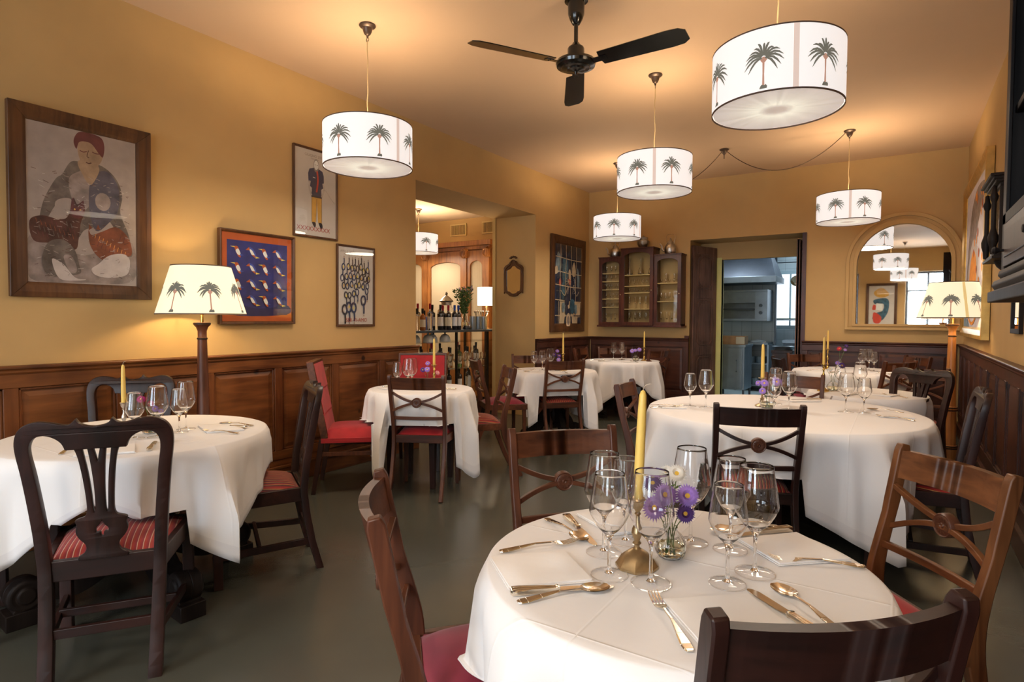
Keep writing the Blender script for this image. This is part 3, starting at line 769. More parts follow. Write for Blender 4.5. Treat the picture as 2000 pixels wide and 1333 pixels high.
# ------------------------------------------------------------------ palm print for the lampshades (drawn in metres, trunk foot at 0, 0)
def palm_shapes(hh=.215, ww=.155, seed=1):
    rnd = random.Random(seed); out = []
    top = (0, hh * .60)
    tr = [(-.0045, .012), (-.0035, hh * .3), (-.0045, hh * .55), (.0045, hh * .55), (.0035, hh * .3), (.005, .012)]
    out.append((tr, 1))
    out.append(([(-.014, hh * .58), (-.006, hh * .53), (.006, hh * .53), (.015, hh * .58), (.010, hh * .62), (0, hh * .60), (-.009, hh * .63)], 1))
    out.append(([(-.016, .0), (-.012, .011), (-.006, .018), (.004, .014), (.011, .018), (.017, .009), (.015, 0)], 0))
    out.append(([(.009 * cos(k), top[1] + .003 + .008 * sin(k)) for k in range(6)], 1))
    n = 15
    for i in range(n):
        a = radians(-38 + (256) * i / (n - 1)) + rnd.uniform(-.05, .05)
        ln = ww * .5 * (1.02 - .12 * abs(sin(a))) * rnd.uniform(.88, 1.08)
        if sin(a) > .75: ln *= .92
        x0, y0 = .10 * ln * cos(a), top[1]
        pts = []
        for k in range(5):
            t = k / 4; r = ln * (.10 + .90 * t)
            pts.append((r * cos(a) * 1.0, top[1] + .008 + r * sin(a) * .95 + .012 * sin(pi * t) - .020 * t * t * abs(cos(a))))
        w = [.0016, .0042, .0050, .0042, .0008]
        L, Rr = [], []
        for k, (px, py) in enumerate(pts):
            q = pts[min(k + 1, 4)]; p = pts[max(k - 1, 0)]; dx, dy = q[0] - p[0], q[1] - p[1]; d = sqrt(dx * dx + dy * dy) or 1
            L.append((px - dy / d * w[k], py + dx / d * w[k])); Rr.append((px + dy / d * w[k], py - dx / d * w[k]))
        for k in range(4): out.append(([L[k], L[k + 1], Rr[k + 1], Rr[k]], 0))
    return out
def shade_mesh(rb, rt, h, palms, seam, mats, palm_h, palm_w, rim=True, z0=0, foot=.012):
    """drum or cone shade: open tube with rim bands, printed palms and a seam; mats: fabric, leaf, trunk, seam, rim"""
    m = MB(); n = 72
    def P(a, z, off=0):
        r = rb + (rt - rb) * (z / h) + off
        return (r * cos(a), r * sin(a), z0 + z)
    for off in (0, -.003):
        ids = [[m.pt(P(2 * pi * i / n, z, off)) for z in (0, h / 3, 2 * h / 3, h)] for i in range(n)]
        for i in range(n):
            for j in range(3): m.face((ids[i][j], ids[(i + 1) % n][j], ids[(i + 1) % n][j + 1], ids[i][j + 1]), 0)
    for z in (0, h):
        ring = [P(2 * pi * i / n, z, -.0015) for i in range(n)]
        m.sweep(ring, .0065, .005, (0, 0, 1), 4, closed=True)
    for k, a in enumerate(palms):
        for pts, mi in palm_shapes(palm_h, palm_w, k + 1):
            q = []
            for x, y in pts:
                z = foot + y; r = rb + (rt - rb) * z / h
                q.append(P(a + x / r, z, .0012 if mi == 0 else .0009))
            m.poly(q, mi + 1)
    for s_ in seam:
        w = .012
        for zz0, zz1 in ((0, h * .5), (h * .5, h)):
            r = rb + (rt - rb) * zz0 / h
            m.poly([P(s_ - w / r, zz0, .0006), P(s_ + w / r, zz0, .0006), P(s_ + w / r, zz1, .0006), P(s_ - w / r, zz1, .0006)], 3)
    return m

# ------------------------------------------------------------------ drum pendants
PR, PH = .295, .28
def pendant_at(x, y, zb, seam_deg, label, ceil=ZC, energy=BULB, npalm=7, down=0):
    t = thing('pendant_lamp', label, 'pendant lamp', (x, y, ceil), 0, 'drum pendant lamps printed with palm trees')
    t.rotation_euler = (0, 0, atan2(-y, -x) + radians(seam_deg))
    m = MB(); m.lathe([(.052, 0), (.056, -.006), (.050, -.014), (.034, -.022), (.028, -.045), (.020, -.062), (.008, -.07), (.006, -.085), (0, -.085)], 20)
    m.tube([(.012 * cos(a), 0, -.097 + .012 * sin(a)) for a in [k * pi / 6 for k in range(13)]], .0025, 6)
    m.build('ceiling_cup', ['bronze_cup'], t)
    ct = zb + PH - ceil
    c = MB(); rnd = random.Random(int(x * 100))
    zs = [-.10 + (ct + .02 + .10) * k / 8 for k in range(9)]
    c.tube(catmull([(rnd.uniform(-.004, .004) if 0 < k < 8 else 0, rnd.uniform(-.004, .004) if 0 < k < 8 else 0, z) for k, z in enumerate(zs)], 3), .0035, 6)
    c.build('cord', ['cord'], t)
    sh = shade_mesh(PR, PR, PH, [pi / npalm + 2 * pi * k / npalm for k in range(npalm)], [0], 0, .215, .172)
    s = sh.build('lamp_shade', ['shade_white', 'palm_leaf', 'palm_trunk', 'shade_seam', 'shade_rim'], t, smooth=40, recalc=False); s.location = (0, 0, zb - ceil)
    d = MB(); d.lathe([(0, .0), (PR - .006, .0), (PR - .006, .004), (0, .004)], 64)
    df = d.build('diffuser', ['diffuser'], t, smooth=40); df.location = (0, 0, zb - ceil + .003)
    sp = MB()
    for k in range(3):
        a = 2 * pi * k / 3; sp.tube([(0, 0, 0), ((PR - .003) * cos(a), (PR - .003) * sin(a), .0)], .002, 6)
    sp.lathe([(0, -.07), (.018, -.07), (.02, .0), (.012, .03), (0, .03)], 12)
    o = sp.build('lamp_holder', ['bright_brass'], t); o.location = (0, 0, zb - ceil + PH - .03)
    lamp('AREA', 'diffused_light', (0, 0, zb - ceil - .004), down if down else energy * .5, (1, .85, .68), PR * 1.9, parent=t).data.shape = 'DISK'
    l = lamp('POINT', 'bulb_light', (0, 0, zb - ceil + .16), energy, WARM, .07, parent=t)
    return t
pendant_at(-3.04, 2.905, 2.325, 39.6, 'drum pendant lamp with palms hanging nearest the left wall')
pendant_at(-1.69, 4.725, 2.335, 0, 'drum pendant lamp with palms hanging in the middle, beyond the ceiling fan')
pendant_at(-.522, 3.15, 2.32, 15, 'largest and nearest drum pendant lamp, at the upper right')
pendant_at(-.475, 7.17, 2.33, 3.8, 'drum pendant lamp in front of the arched mirror')
pendant_at(-3.02, 7.11, 2.325, 70, 'drum pendant lamp above the glazed wall cabinet in the far left corner')
pendant_at(-6.18, 6.93, 2.31, 100, 'drum pendant lamp in the side room beyond the opening', ceil=SZ, energy=BULB * 1.3)
pendant_at(-.55, -.95, 2.33, 20, 'extra drum pendant lamp behind the camera on the right, added as fill light', energy=BULB * .3, down=46)  # extra pendant, added to fill in light from behind the camera
pendant_at(-2.7, -1.0, 2.33, 20, 'extra drum pendant lamp behind the camera on the left, added as fill light', energy=BULB * .05, down=20)  # second extra pendant, also added for fill light

# cable looped between the ceiling cups
def swag(x0, y0, x1, y1, dip, z0=ZC - .02, z1=ZC - .02):
    return [(x0 + (x1 - x0) * t, y0 + (y1 - y0) * t, z0 + (z1 - z0) * t - dip * 4 * t * (1 - t)) for t in [k / 24 for k in range(25)]]
m = MB(); m.tube(swag(-.51, 7.16, -1.72, 7.19, .30), .004, 6)
tag(m.build('hanging_cable', ['black_cord']), 'dark cable sagging from the far right pendant cup to the bare ceiling hook', 'cable')
m = MB(); m.tube(swag(-1.76, 7.19, -2.99, 7.10, .36), .004, 6)
tag(m.build('hanging_cable', ['black_cord']), 'dark cable sagging from the bare ceiling hook behind the middle pendant', 'cable')
m = MB(); m.lathe([(.05, 0), (.054, -.006), (.046, -.014), (.032, -.022), (.024, -.045), (.012, -.06), (.006, -.07), (.005, -.11), (0, -.11)], 20, (-1.74, 7.19, ZC))
tag(m.build('ceiling_hook', ['bronze_cup']), 'bare bronze ceiling cup with hook holding up the sagging cable', 'ceiling hook')

# ------------------------------------------------------------------ ceiling fan
t = thing('ceiling_fan', 'black three-bladed ceiling fan', 'ceiling fan', (-1.715, 3.37, ZC))
m = MB(); m.lathe([(.07, 0), (.072, -.01), (.052, -.012), (.052, -.02), (.050, -.09), (.040, -.12), (.026, -.145), (.022, -.15), (0, -.15)], 28); m.build('canopy', ['fan_black'], t)
m = MB(); m.lathe([(.013, -.14), (.013, -.27), (.016, -.272), (.016, -.285), (.0, -.285)], 16); m.build('down_rod', ['fan_black'], t)
m = MB(); m.lathe([(0, -.262), (.02, -.262), (.028, -.275), (.048, -.29), (.052, -.30), (.052, -.355), (.085, -.36), (.118, -.372), (.124, -.388), (.118, -.405), (.09, -.412), (.085, -.418), (.06, -.422), (.055, -.43), (.03, -.434), (.012, -.438), (.008, -.455), (0, -.457)], 40); m.build('motor_housing', ['fan_black'], t)
for deg in (-122, -2, 118):
    b = MB(); a = radians(deg); b.M = Matrix.Rotation(a, 4, 'Z') @ Matrix.Translation((0, 0, -.392)) @ Matrix.Rotation(radians(-13), 4, 'X')
    out = [(.17, -.060), (.165, -.03), (.165, .03), (.17, .060), (.6, .072), (.665, .066), (.70, .04), (.70, -.04), (.665, -.066), (.6, -.072)]
    b.hexa([(x, y, -.003) for x, y in out], [(x, y, .003) for x, y in out])
    bl = b.build('fan_blade', ['fan_black'], t, smooth=0, bevel=.0015)
    b = MB(); b.M = Matrix.Rotation(a, 4, 'Z') @ Matrix.Translation((0, 0, -.392)) @ Matrix.Rotation(radians(-13), 4, 'X')
    b.box(.10, .21, -.022, .022, -.007, -.003); b.lathe([(0, -.010), (.005, -.010), (.005, -.006)], 8, (.185, .012, 0)); b.lathe([(0, -.010), (.005, -.010), (.005, -.006)], 8, (.185, -.012, 0))
    b.build('blade_iron', ['fan_black'], bl, smooth=0)

# ------------------------------------------------------------------ floor lamps
def floor_lamp(x, y, seam, label, rz):
    t = thing('floor_lamp', label, 'floor lamp', (x, y, 0), rz, 'turned wooden column floor lamps')
    m = MB()
    m.box(-.15, .15, -.15, .15, 0, .035); m.lathe([(.145, .035), (.15, .05), (.14, .07), (.10, .075), (.105, .09), (.095, .10), (.075, .102)], 32)
    m.build('base', ['dark_mahogany'], t, smooth=40, bevel=.004)
    m = MB()
    m.lathe([(.062, .10), (.062, .19), (.066, .192), (.068, .20), (.06, .205), (.064, .215), (.056, .222), (.050, .225), (.047, .52), (.054, .523), (.056, .535), (.05, .545), (.054, .555), (.046, .565), (.042, .57), (.034, .9), (.028, 1.17), (.031, 1.172), (.031, 1.18), (.027, 1.185), (.027, 1.225), (.036, 1.25), (.050, 1.265), (.050, 1.28), (.0, 1.282)], 28)
    m.build('column', ['honey_wood' if x > 0 else 'mahogany'], t, smooth=40)
    for z, r in ((.198, .069), (.215, .065), (.53, .0575), (.552, .055), (1.176, .032), (1.272, .052)): m = MB(); m.lathe([(r - .006, z - .005), (r, z - .004), (r, z + .004), (r - .006, z + .005)], 28); m.build('ring', ['ebony'], t)
    pass
    m = MB(); m.lathe([(.01, 1.28), (.01, 1.33), (.016, 1.335), (.016, 1.40), (0, 1.40)], 14)
    for k in range(3):
        a = 2 * pi * k / 3; m.tube([(0, 0, 1.335), (.10 * cos(a), .10 * sin(a), 1.335), (.262 * cos(a), .262 * sin(a), 1.337)], .002, 5)
    m.build('lamp_holder', ['bright_brass'], t)
    sh = shade_mesh(.265, .175, .305, [pi / 7 + 2 * pi * k / 7 for k in range(7)], [0], 0, .215, .135, foot=.01)
    s = sh.build('lamp_shade', ['shade_cream', 'palm_leaf', 'palm_trunk', 'cream_seam', 'shade_rim'], t, smooth=40, recalc=False); s.location = (0, 0, 1.335)
    lamp('POINT', 'bulb_light', (0, 0, 1.47), FLOOR_BULB, (1, .70, .36), .04, parent=t)
    return t
floor_lamp(-3.785, 2.165, 0, 'lit floor lamp with cone palm shade against the left wall', atan2(-2.165, 3.785) + radians(89))
floor_lamp(.39, 6.45, radians(30), 'lit floor lamp with cone palm shade and golden column in front of the arched mirror', atan2(-6.45, -.39) + radians(22))
m = MB(); m.tube(catmull([(.50, 6.5, .008), (.2, 6.25, .008), (-.1, 6.3, .008), (.45, 6.75, .008), (.585, 6.9, .15), (.578, 6.95, .30)], 6), .004, 6)
tag(m.build('lamp_cable', ['black_cord']), 'black flex trailing on the floor from the right floor lamp to the wainscot', 'cable')

# ------------------------------------------------------------------ chairs
def sty(z):
    P = [(0, -.315), (.15, -.245), (.30, -.190), (.42, -.165), (.50, -.168), (.60, -.192), (.70, -.220), (.80, -.240), (.905, -.262)]
    for (a, b), (c, d) in zip(P, P[1:]):
        if z <= c: return b + (d - b) * (z - a) / (c - a)
    return P[-1][1]
def regency(seat='red_velvet', wd='mahogany', wc='mahogany_cross', seat_edge='seat_edge'):
    t = empty('regency_chair')
    def stx(z): return .190 + .008 * max(0, (z - .45) / .45)
    for s in (-1, 1):
        m = MB(); zs = [0, .08, .16, .24, .32, .40, .46, .52, .60, .68, .76, .83, .875, .895, .905]
        path = catmull([(s * stx(z), sty(z), z) for z in zs], 2)
        L = len(path); hh = []
        for p in path:
            z = p.z; hh.append(.036 + .016 * math.exp(-((z - .43) / .14) ** 2) + .004 * (z > .7) - .014 * max(0, (z - .885) / .02) )
        m.sweep(path, .027, hh, (1, 0, 0))
        m.build('rear_leg', [wd], t, smooth=50, bevel=.005)
    def bow(x, w=.19): return -.034 * (1 - (x / w) ** 2)
    m = MB(); xs = [-.188 + .376 * k / 14 for k in range(15)]
    bot = [(x, sty(.80) + bow(x), .797 ) for x in xs]
    for k in range(14):
        a, b = xs[k], xs[k + 1]
        def q(x, z, o): return (x, sty(z) + bow(x) + o, z)
        m.hexa([q(a, .797, -.010), q(b, .797, -.010), q(b, .797, .010), q(a, .797, .010)], [q(a, .886, -.012), q(b, .886, -.012), q(b, .886, .012), q(a, .886, .012)])
    # join the slices into one board
    m.build('top_rail', [wc], t, smooth=60, weld=True)
    cb = None
    m = MB(); xs = [-.186 + .372 * k / 20 for k in range(21)]
    m.sweep([(x, sty(.72) + bow(x) * .8, .706 + .066 * abs(x / .186) ** 1.7) for x in xs], .018, .017, (0, 1, 0))
    m.sweep([(x, sty(.68) + bow(x) * .8 + .001, .698 - .060 * abs(x / .186) ** 1.7) for x in xs], .018, .017, (0, 1, 0))
    cb = m.build('cross_brace', [wc], t, smooth=50, bevel=.002)
    m = MB(); m.M = Matrix.Translation((0, sty(.70) + bow(0) * .8, .702)) @ Matrix.Rotation(pi / 2, 4, 'X')
    for sg in (1, -1):
        m.lathe([(0, sg * .011), (.006, sg * .019), (.009, sg * .0145), (.026, sg * .0165), (.029, sg * .0145), (.033, sg * .017), (.036, sg * .013), (.036, 0)], 28)
        for k in range(12):
            a = 2 * pi * k / 12; c, s_ = cos(a), sin(a)
            m.poly([(.009 * c, .009 * s_, sg * .0145), (.018 * c - .004 * s_, .018 * s_ + .004 * c, sg * .019), (.027 * c, .027 * s_, sg * .0165), (.018 * c + .004 * s_, .018 * s_ - .004 * c, sg * .019)])
    m.build('rosette', ['rosette'], cb, smooth=50, recalc=False)
    m = MB(); m.sweep([(x, sty(.58) + bow(x) * .5, .582) for x in [-.186 + .372 * k / 12 for k in range(13)]], .016, .024, (0, 1, 0))
    m.build('lower_rail', [wc], t, smooth=50, bevel=.003)
    m = MB()
    F, B_ = .225, -.165; wf, wb = .225, .178
    zt, zb = .452, .395
    for (a, b) in (((-wb, B_), (wb, B_)), ((wb + .012, B_), (wf, F)), ((wf, F), (-wf, F)), ((-wf, F), (-wb - .012, B_))):
        m.sweep([(a[0], a[1], (zt + zb) / 2), (b[0], b[1], (zt + zb) / 2)], zt - zb, .024, (0, 0, 1))
    m.build('seat_rail', [wc], t, smooth=0, bevel=.003)
    def cush(i, j):
        n = 14; u = -1 + 2 * i / n; v = -1 + 2 * j / n
        y = (F - .004) * (v + 1) / 2 + (B_ + .012) * (1 - v) / 2; w = (wf - .006) * (v + 1) / 2 + (wb - .004) * (1 - v) / 2
        e = (1 - abs(u) ** 5) * (1 - abs(v) ** 5)
        return (u * w * (.985 + .015 * (1 - v * v)), y, .447 + .030 * e ** .5 + .030 * (1 - u * u) * (1 - v * v))
    m = MB(); m.grid(cush, 14, 14)
    m.box(-wb, wb, B_ + .02, F - .02, .43, .45)
    m.build('seat', [seat], t, smooth=60)
    for s in (-1, 1):
        m = MB(); m.hexa([(s * (.208 - .013) , .195, 0), (s * (.208 + .013), .195, 0), (s * (.208 + .013), .222, 0), (s * (.208 - .013), .222, 0)],
                         [(s * (.203 - .018), .188, .42), (s * (.203 + .018), .188, .42), (s * (.203 + .018), .224, .42), (s * (.203 - .018), .224, .42)])
        m.build('front_leg', [wd], t, smooth=0, bevel=.003)
    return t
def chy(z):
    P = [(0, -.275), (.15, -.235), (.30, -.208), (.42, -.195), (.55, -.205), (.70, -.228), (.85, -.255), (.97, -.28)]
    for (a, b), (c, d) in zip(P, P[1:]):
        if z <= c: return b + (d - b) * (z - a) / (c - a)
    return P[-1][1]
def chippendale(seat='ribbed_seat', wd='dark_mahogany', wc='dark_mahogany_cross'):
    t = empty('splat_back_chair')
    ro = [(.186, 0), (.190, .20), (.196, .42), (.207, .60), (.221, .76), (.231, .84), (.232, .885), (.222, .920), (.200, .943), (.165, .953), (.125, .948), (.095, .940), (.075, .940), (.062, .948), (.054, .957)]
    ro2 = [(.054, .957), (.045, .944), (.025, .934), (0, .930)]
    out_r = [(p.x, p.y) for p in catmull([(a, b, 0) for a, b in ro], 4)] + [(p.x, p.y) for p in catmull([(a, b, 0) for a, b in ro2], 3)][1:]
    ri = [(.146, 0), (.152, .20), (.160, .42), (.172, .60), (.187, .76), (.197, .84), (.194, .878), (.178, .902), (.150, .910), (.120, .900), (.098, .880), (.088, .855)]
    in_r = [(p.x, p.y) for p in catmull([(a, b, 0) for a, b in ri], 4)]
    loop = out_r + [(-x, y) for x, y in out_r[::-1][1:]] + [(-x, y) for x, y in in_r] + in_r[::-1]
    m = MB(); vf = fill2d(loop, (), .030, .003)
    def bend(p):
        x, z = p.x, p.y
        return (x, chy(z) + p.z * (1 - .25 * max(0, (z - .8) / .17)) - .018 * (1 - min(1, abs(x) / .23) ** 2) * max(0, min(1, (z - .42) / .4)), z)
    # densify tall straight stiles so that they bend: cut the fill by height
    bmn = bmesh.new(); me = bpy.data.meshes.new('x'); me.from_pydata([tuple(q) for q in vf[0]], [], vf[1]); bmn.from_mesh(me)
    for k in range(1, 24): bmesh.ops.bisect_plane(bmn, geom=bmn.verts[:] + bmn.edges[:] + bmn.faces[:], plane_co=(0, .04 * k, 0), plane_no=(0, 1, 0))
    bmn.to_mesh(me); bmn.free(); vf = ([v.co.copy() for v in me.vertices], [tuple(p.vertices) for p in me.polygons]); bpy.data.meshes.remove(me)
    add_mesh(m, vf, bend); m.build('back_frame', [wd], t, smooth=40, weld=True)
    sr = [(.092, .878), (.070, .862), (.058, .83), (.050, .78), (.044, .72), (.040, .66), (.040, .62), (.048, .600), (.070, .592), (.078, .585), (.074, .570), (.078, .545), (.068, .520), (.052, .50), (.048, .480), (.058, .462), (.072, .452), (.074, .440)]
    sr = [(p.x, p.y) for p in catmull([(a, b, 0) for a, b in sr], 3)]
    outer = sr + [(-x, y) for x, y in sr[::-1]]
    def cat(pts): return [(p.x, p.y) for p in catmull([(a, b, 0) for a, b in pts], 4, True)]
    h1 = cat([(.030, .868), (.044, .858), (.042, .83), (.034, .77), (.028, .70), (.024, .625), (.019, .612), (.014, .63), (.014, .70), (.017, .76), (.022, .82)])
    h2 = cat([(0, .872), (.011, .858), (.007, .83), (0, .80), (-.007, .83), (-.011, .858)])
    h3 = cat([(0, .585), (.010, .566), (.021, .552), (.019, .536), (.008, .538), (.006, .525), (0, .520), (-.006, .525), (-.008, .538), (-.019, .536), (-.021, .552), (-.010, .566)])
    m = MB(); vf = fill2d(outer, [h1, [(-x, y) for x, y in h1], h2, h3], .014, .002)
    def bend2(p): return (p.x, chy(p.y) - .014 + p.z, p.y)
    add_mesh(m, vf, bend2); m.build('splat', [wd], t, smooth=40, weld=True)
    F, B_, wf, wb = .235, -.19, .245, .180
    m = MB()
    m.sweep([(-wb, B_ - .004, .405), (wb, B_ - .004, .405)], .075, .026, (0, 0, 1))
    m.hexa([(-.09, B_ - .016, .44), (.09, B_ - .016, .44), (.09, B_ + .008, .44), (-.09, B_ + .008, .44)], [(-.06, B_ - .012, .458), (.06, B_ - .012, .458), (.06, B_ + .006, .458), (-.06, B_ + .006, .458)])
    m.sweep([(wb, B_, .405), (wf - .014, F, .405)], .07, .026, (0, 0, 1)); m.sweep([(-wb, B_, .405), (-wf + .014, F, .405)], .07, .026, (0, 0, 1)); m.sweep([(-wf, F - .01, .405), (wf, F - .01, .405)], .07, .026, (0, 0, 1))
    m.build('seat_rail', [wc], t, smooth=0, bevel=.003)
    def cush(i, j):
        n = 14; u = -1 + 2 * i / n; v = -1 + 2 * j / n
        y = (F - .03) * (v + 1) / 2 + (B_ + .014) * (1 - v) / 2; w = (wf - .028) * (v + 1) / 2 + (wb - .008) * (1 - v) / 2
        e = (1 - abs(u) ** 5) * (1 - abs(v) ** 5)
        return (u * w, y, .432 + .026 * e ** .5 + .028 * (1 - u * u) * (1 - v * v))
    m = MB(); m.grid(cush, 14, 14); m.box(-wb, wb, B_ + .02, F - .04, .41, .435); m.build('seat', [seat], t, smooth=60)
    for s in (-1, 1):
        m = MB(); m.box(s * .224 - .021, s * .224 + .021, F - .05, F - .008, 0, .44); m.build('front_leg', [wd], t, smooth=0, bevel=.003)
        m = MB(); m.sweep([(s * .17, chy(.15), .15), (s * .224, F - .03, .15)], .034, .018, (0, 0, 1)); m.build('stretcher', [wd], t, smooth=0, bevel=.002)
    m = MB(); m.sweep([(-.20, .02, .16), (.20, .02, .16)], .03, .018, (0, 0, 1)); m.build('stretcher', [wc], t, smooth=0, bevel=.002)
    m = MB(); m.sweep([(-.165, chy(.19), .19), (.165, chy(.19), .19)], .034, .018, (0, 0, 1)); m.build('stretcher', [wc], t, smooth=0, bevel=.002)
    return t
def parson():
    t = empty('upholstered_chair')
    m = MB()
    def cush(i, j):
        n = 12; u = -1 + 2 * i / n; v = -1 + 2 * j / n; e = (1 - abs(u) ** 6) * (1 - abs(v) ** 6)
        return (u * .225, v * .215 + .015, .40 + .085 * e ** .35 + .01 * (1 - u * u) * (1 - v * v))
    m.grid(cush, 12, 12); m.box(-.224, .224, -.195, .228, .385, .42); m.build('seat', ['red_velvet'], t, smooth=60)
    m = MB()
    def q(x, z, o): return (x, -.19 - .10 * max(0, (z - .42) / .56) + o, z)
    for a, b in ((.44, .60), (.60, .78), (.78, .97)):
        m.hexa([q(-.205, a, 0), q(.205, a, 0), q(.205, a, .05), q(-.205, a, .05)], [q(-.205, b, 0), q(.205, b, 0), q(.205, b, .045), q(-.205, b, .045)])
    m.build('backrest', ['red_velvet'], t, smooth=50, weld=True)
    m = MB()
    for s in (-1, 1):
        m.sweep([q(s * .215, z, .02) for z in (.42, .6, .78, .985)], .018, .05, (1, 0, 0))
    m.sweep([q(-.22, .98, .02), q(.22, .98, .02)], .02, .05, (0, 0, 1)); m.build('back_frame', ['mahogany_cross'], t, smooth=0, bevel=.003)
    for s in (-1, 1):
        m = MB(); m.hexa([(s * .205 - .014, -.27, 0), (s * .205 + .014, -.27, 0), (s * .205 + .014, -.24, 0), (s * .205 - .014, -.24, 0)], [(s * .205 - .018, -.21, .41), (s * .205 + .018, -.21, .41), (s * .205 + .018, -.17, .41), (s * .205 - .018, -.17, .41)]); m.build('rear_leg', ['dark_mahogany'], t, smooth=0, bevel=.002)
        m = MB(); m.hexa([(s * .205 - .014, .19, 0), (s * .205 + .014, .19, 0), (s * .205 + .014, .22, 0), (s * .205 - .014, .22, 0)], [(s * .205 - .019, .185, .41), (s * .205 + .019, .185, .41), (s * .205 + .019, .225, .41), (s * .205 - .019, .225, .41)]); m.build('front_leg', ['dark_mahogany'], t, smooth=0, bevel=.002)
        m = MB(); m.sweep([(s * .205, -.215, .30), (s * .205, .20, .30)], .03, .018, (0, 0, 1)); m.build('stretcher', ['mahogany'], t, smooth=0, bevel=.002)
    return t
CHAIRS = []
def chair(key, x, y, face, label, group):
    """x, y = middle of the top of the back; face = heading in degrees"""
    mk = {'rs': lambda: regency('striped_seat'), 'rr': lambda: regency('red_velvet'), 'rc': lambda: regency('crimson_velvet'), 'rd': lambda: regency('striped_seat', 'dark_mahogany', 'dark_mahogany_cross'), 'rk': lambda: regency('crimson_velvet', 'dark_mahogany', 'dark_mahogany_cross'),
          'cr': lambda: chippendale('ribbed_seat'), 'cs': lambda: chippendale('striped_seat'), 'pp': parson, 'rw': lambda: regency('red_velvet', 'mahogany_warm', 'mahogany_warm_cross')}[key]
    back = .29 if key == 'pp' else .27
    a = radians(face)
    CHAIRS.append((x + back * cos(a), y + back * sin(a), a - pi / 2, .497 if key[0] == 'c' else .517))
    return place('chair_' + key, mk, label, 'chair', (x + back * cos(a), y + back * sin(a), 0), a - pi / 2, group)
GA = 'dining chairs with cross-braced backs'; GB = 'dining chairs with pierced splat backs'; GC = 'red upholstered chairs'
chair('cr', -2.36, .965, 145, 'dark chair with pierced splat and ribbed orange-red seat seen from behind in the left foreground', GB)
chair('cr', -3.915, 1.80, -42, 'splat back chair between the left wall and the left round table, facing the camera', GB)
chair('cs', -2.685, 2.147, 240, 'splat back chair with striped seat seen side-on at the right of the left round table', GB)
chair('cr', -3.44, .47, 60, 'splat back chair at the left edge, only its leg and stretcher in view', GB)
chair('rr', -2.90, 3.22, 117, 'cross-braced chair with plain red seat seen from behind at the small table near the bar', GA)
chair('rs', -2.79, 4.30, 226, 'cross-braced chair with striped seat seen side-on, facing left to the small table near the bar', GA)
chair('rc', -3.64, 4.92, 48, 'cross-braced chair with dark red seat in front of the glass showcase, facing right', GA)
chair('pp', -3.79, 3.03, 42, 'red upholstered chair against the left wainscot, facing right', GC)
chair('pp', -3.74, 4.26, -58, 'red upholstered chair behind the small table, its red back below the bar bottles', GC)
chair('rs', -2.82, 5.37, 139, 'cross-braced chair with striped seat seen from behind at the middle table', GA)
chair('rr', -3.60, 5.95, -55, 'cross-braced chair behind the middle table, in front of the opening pier', GA)
chair('rr', -3.85, 7.75, 0, 'cross-braced chair edge-on between the middle table and the far corner wainscot', GA)
chair('rr', -3.55, 8.22, -60, 'cross-braced chair behind the far corner table, under the glazed wall cabinet', GA)
chair('rc', -2.70, 7.86, 160, 'cross-braced chair with dark red seat at the right of the far corner table', GA)
chair('rs', -1.51, 3.68, 8, 'cross-braced chair at the left of the large round table, behind the tall candle', GA)
chair('rs', -1.066, 2.00, -44, 'reddish cross-braced chair facing the camera behind the foreground table', GA)
chair('rd', -.552, 3.05, 112, 'dark cross-braced chair with striped seat seen from behind at the large round table', GA)
chair('rc', -1.035, 1.0, 44, 'cross-braced chair with crimson seat seen side-on in the centre foreground', GA)
chair('rk', -.05, .965, 132, 'nearest chair, seen from behind at the lower right edge of the photo', GA)
chair('rw', .150, 2.19, 218, 'warm brown cross-braced chair with carved rosette at the right of the foreground table', GA)
chair('cr', .15, 5.30, 231, 'dark splat back chair behind the large round table, in front of the right floor lamp', GB)
chair('cs', .364, 3.89, 181, 'dark splat back chair side-on between the large round table and the right wainscot', GB)
chair('rr', -.66, 4.97, -92, 'cross-braced chair on the far side of the large round table, facing the camera', GA)
chair('rr', -.98, 8.16, -58, 'cross-braced chair behind the far right table, beside the kitchen doorway', GA)
chair('rk', -1.12, 7.10, 24, 'dark cross-braced chair at the left of the far right table, before the kitchen doorway', GA)
chair('rs', .03, 7.14, 140, 'light brown cross-braced chair seen from behind at the far right table', GA)
chair('rr', .20, 8.22, 214, 'cross-braced chair between the far right table and the arched mirror corner', GA)
chair('rs', .17, 6.30, 256, 'cross-braced chair facing the camera behind the dark splat back chair', GA)
# ------------------------------------------------------------------ tables and cloths
TZ = .745
def carved_leg(m, a, r0, r1, z0, k=1.0):
    c, s_ = cos(a), sin(a); w = .06 * k
    P = [(r0, z0), (r0 + .07, z0 - .10), (r0 + .12, .20), (r0 + (r1 - r0) * .55, .13), (r1 - .08, .13), (r1 - .03, .10), (r1, .05)]
    path = [(p.x * c, p.x * s_, p.y) for p in catmull([(q[0], q[1], 0) for q in P], 5)]
    m.sweep(path, w, [q * k for q in (.05, .085, .095, .075, .06, .055, .05)], (-s_, c, 0))
    M0 = m.M
    m.M = Matrix.Translation(((r1 - .015) * c, (r1 - .015) * s_, .085 * k)) @ Matrix.Rotation(a, 4, 'Z') @ Matrix.Rotation(pi / 2, 4, 'X')
    for sg in (-1, 1): m.lathe([(0, sg * (w / 2 + .012)), (.02 * k, sg * (w / 2 + .010)), (.024 * k, sg * (w / 2 + .002)), (.036 * k, sg * (w / 2 + .006)), (.044 * k, sg * (w / 2 - .002)), (.046 * k, 0)], 22)
    m.M = M0
    m.M = Matrix.Translation(((r1 - .01) * c, (r1 - .01) * s_, 0)) @ Matrix.Rotation(a, 4, 'Z'); m.box(-.045 * k, .045 * k, -w / 2 - .008, w / 2 + .008, 0, .045 * k); m.M = M0
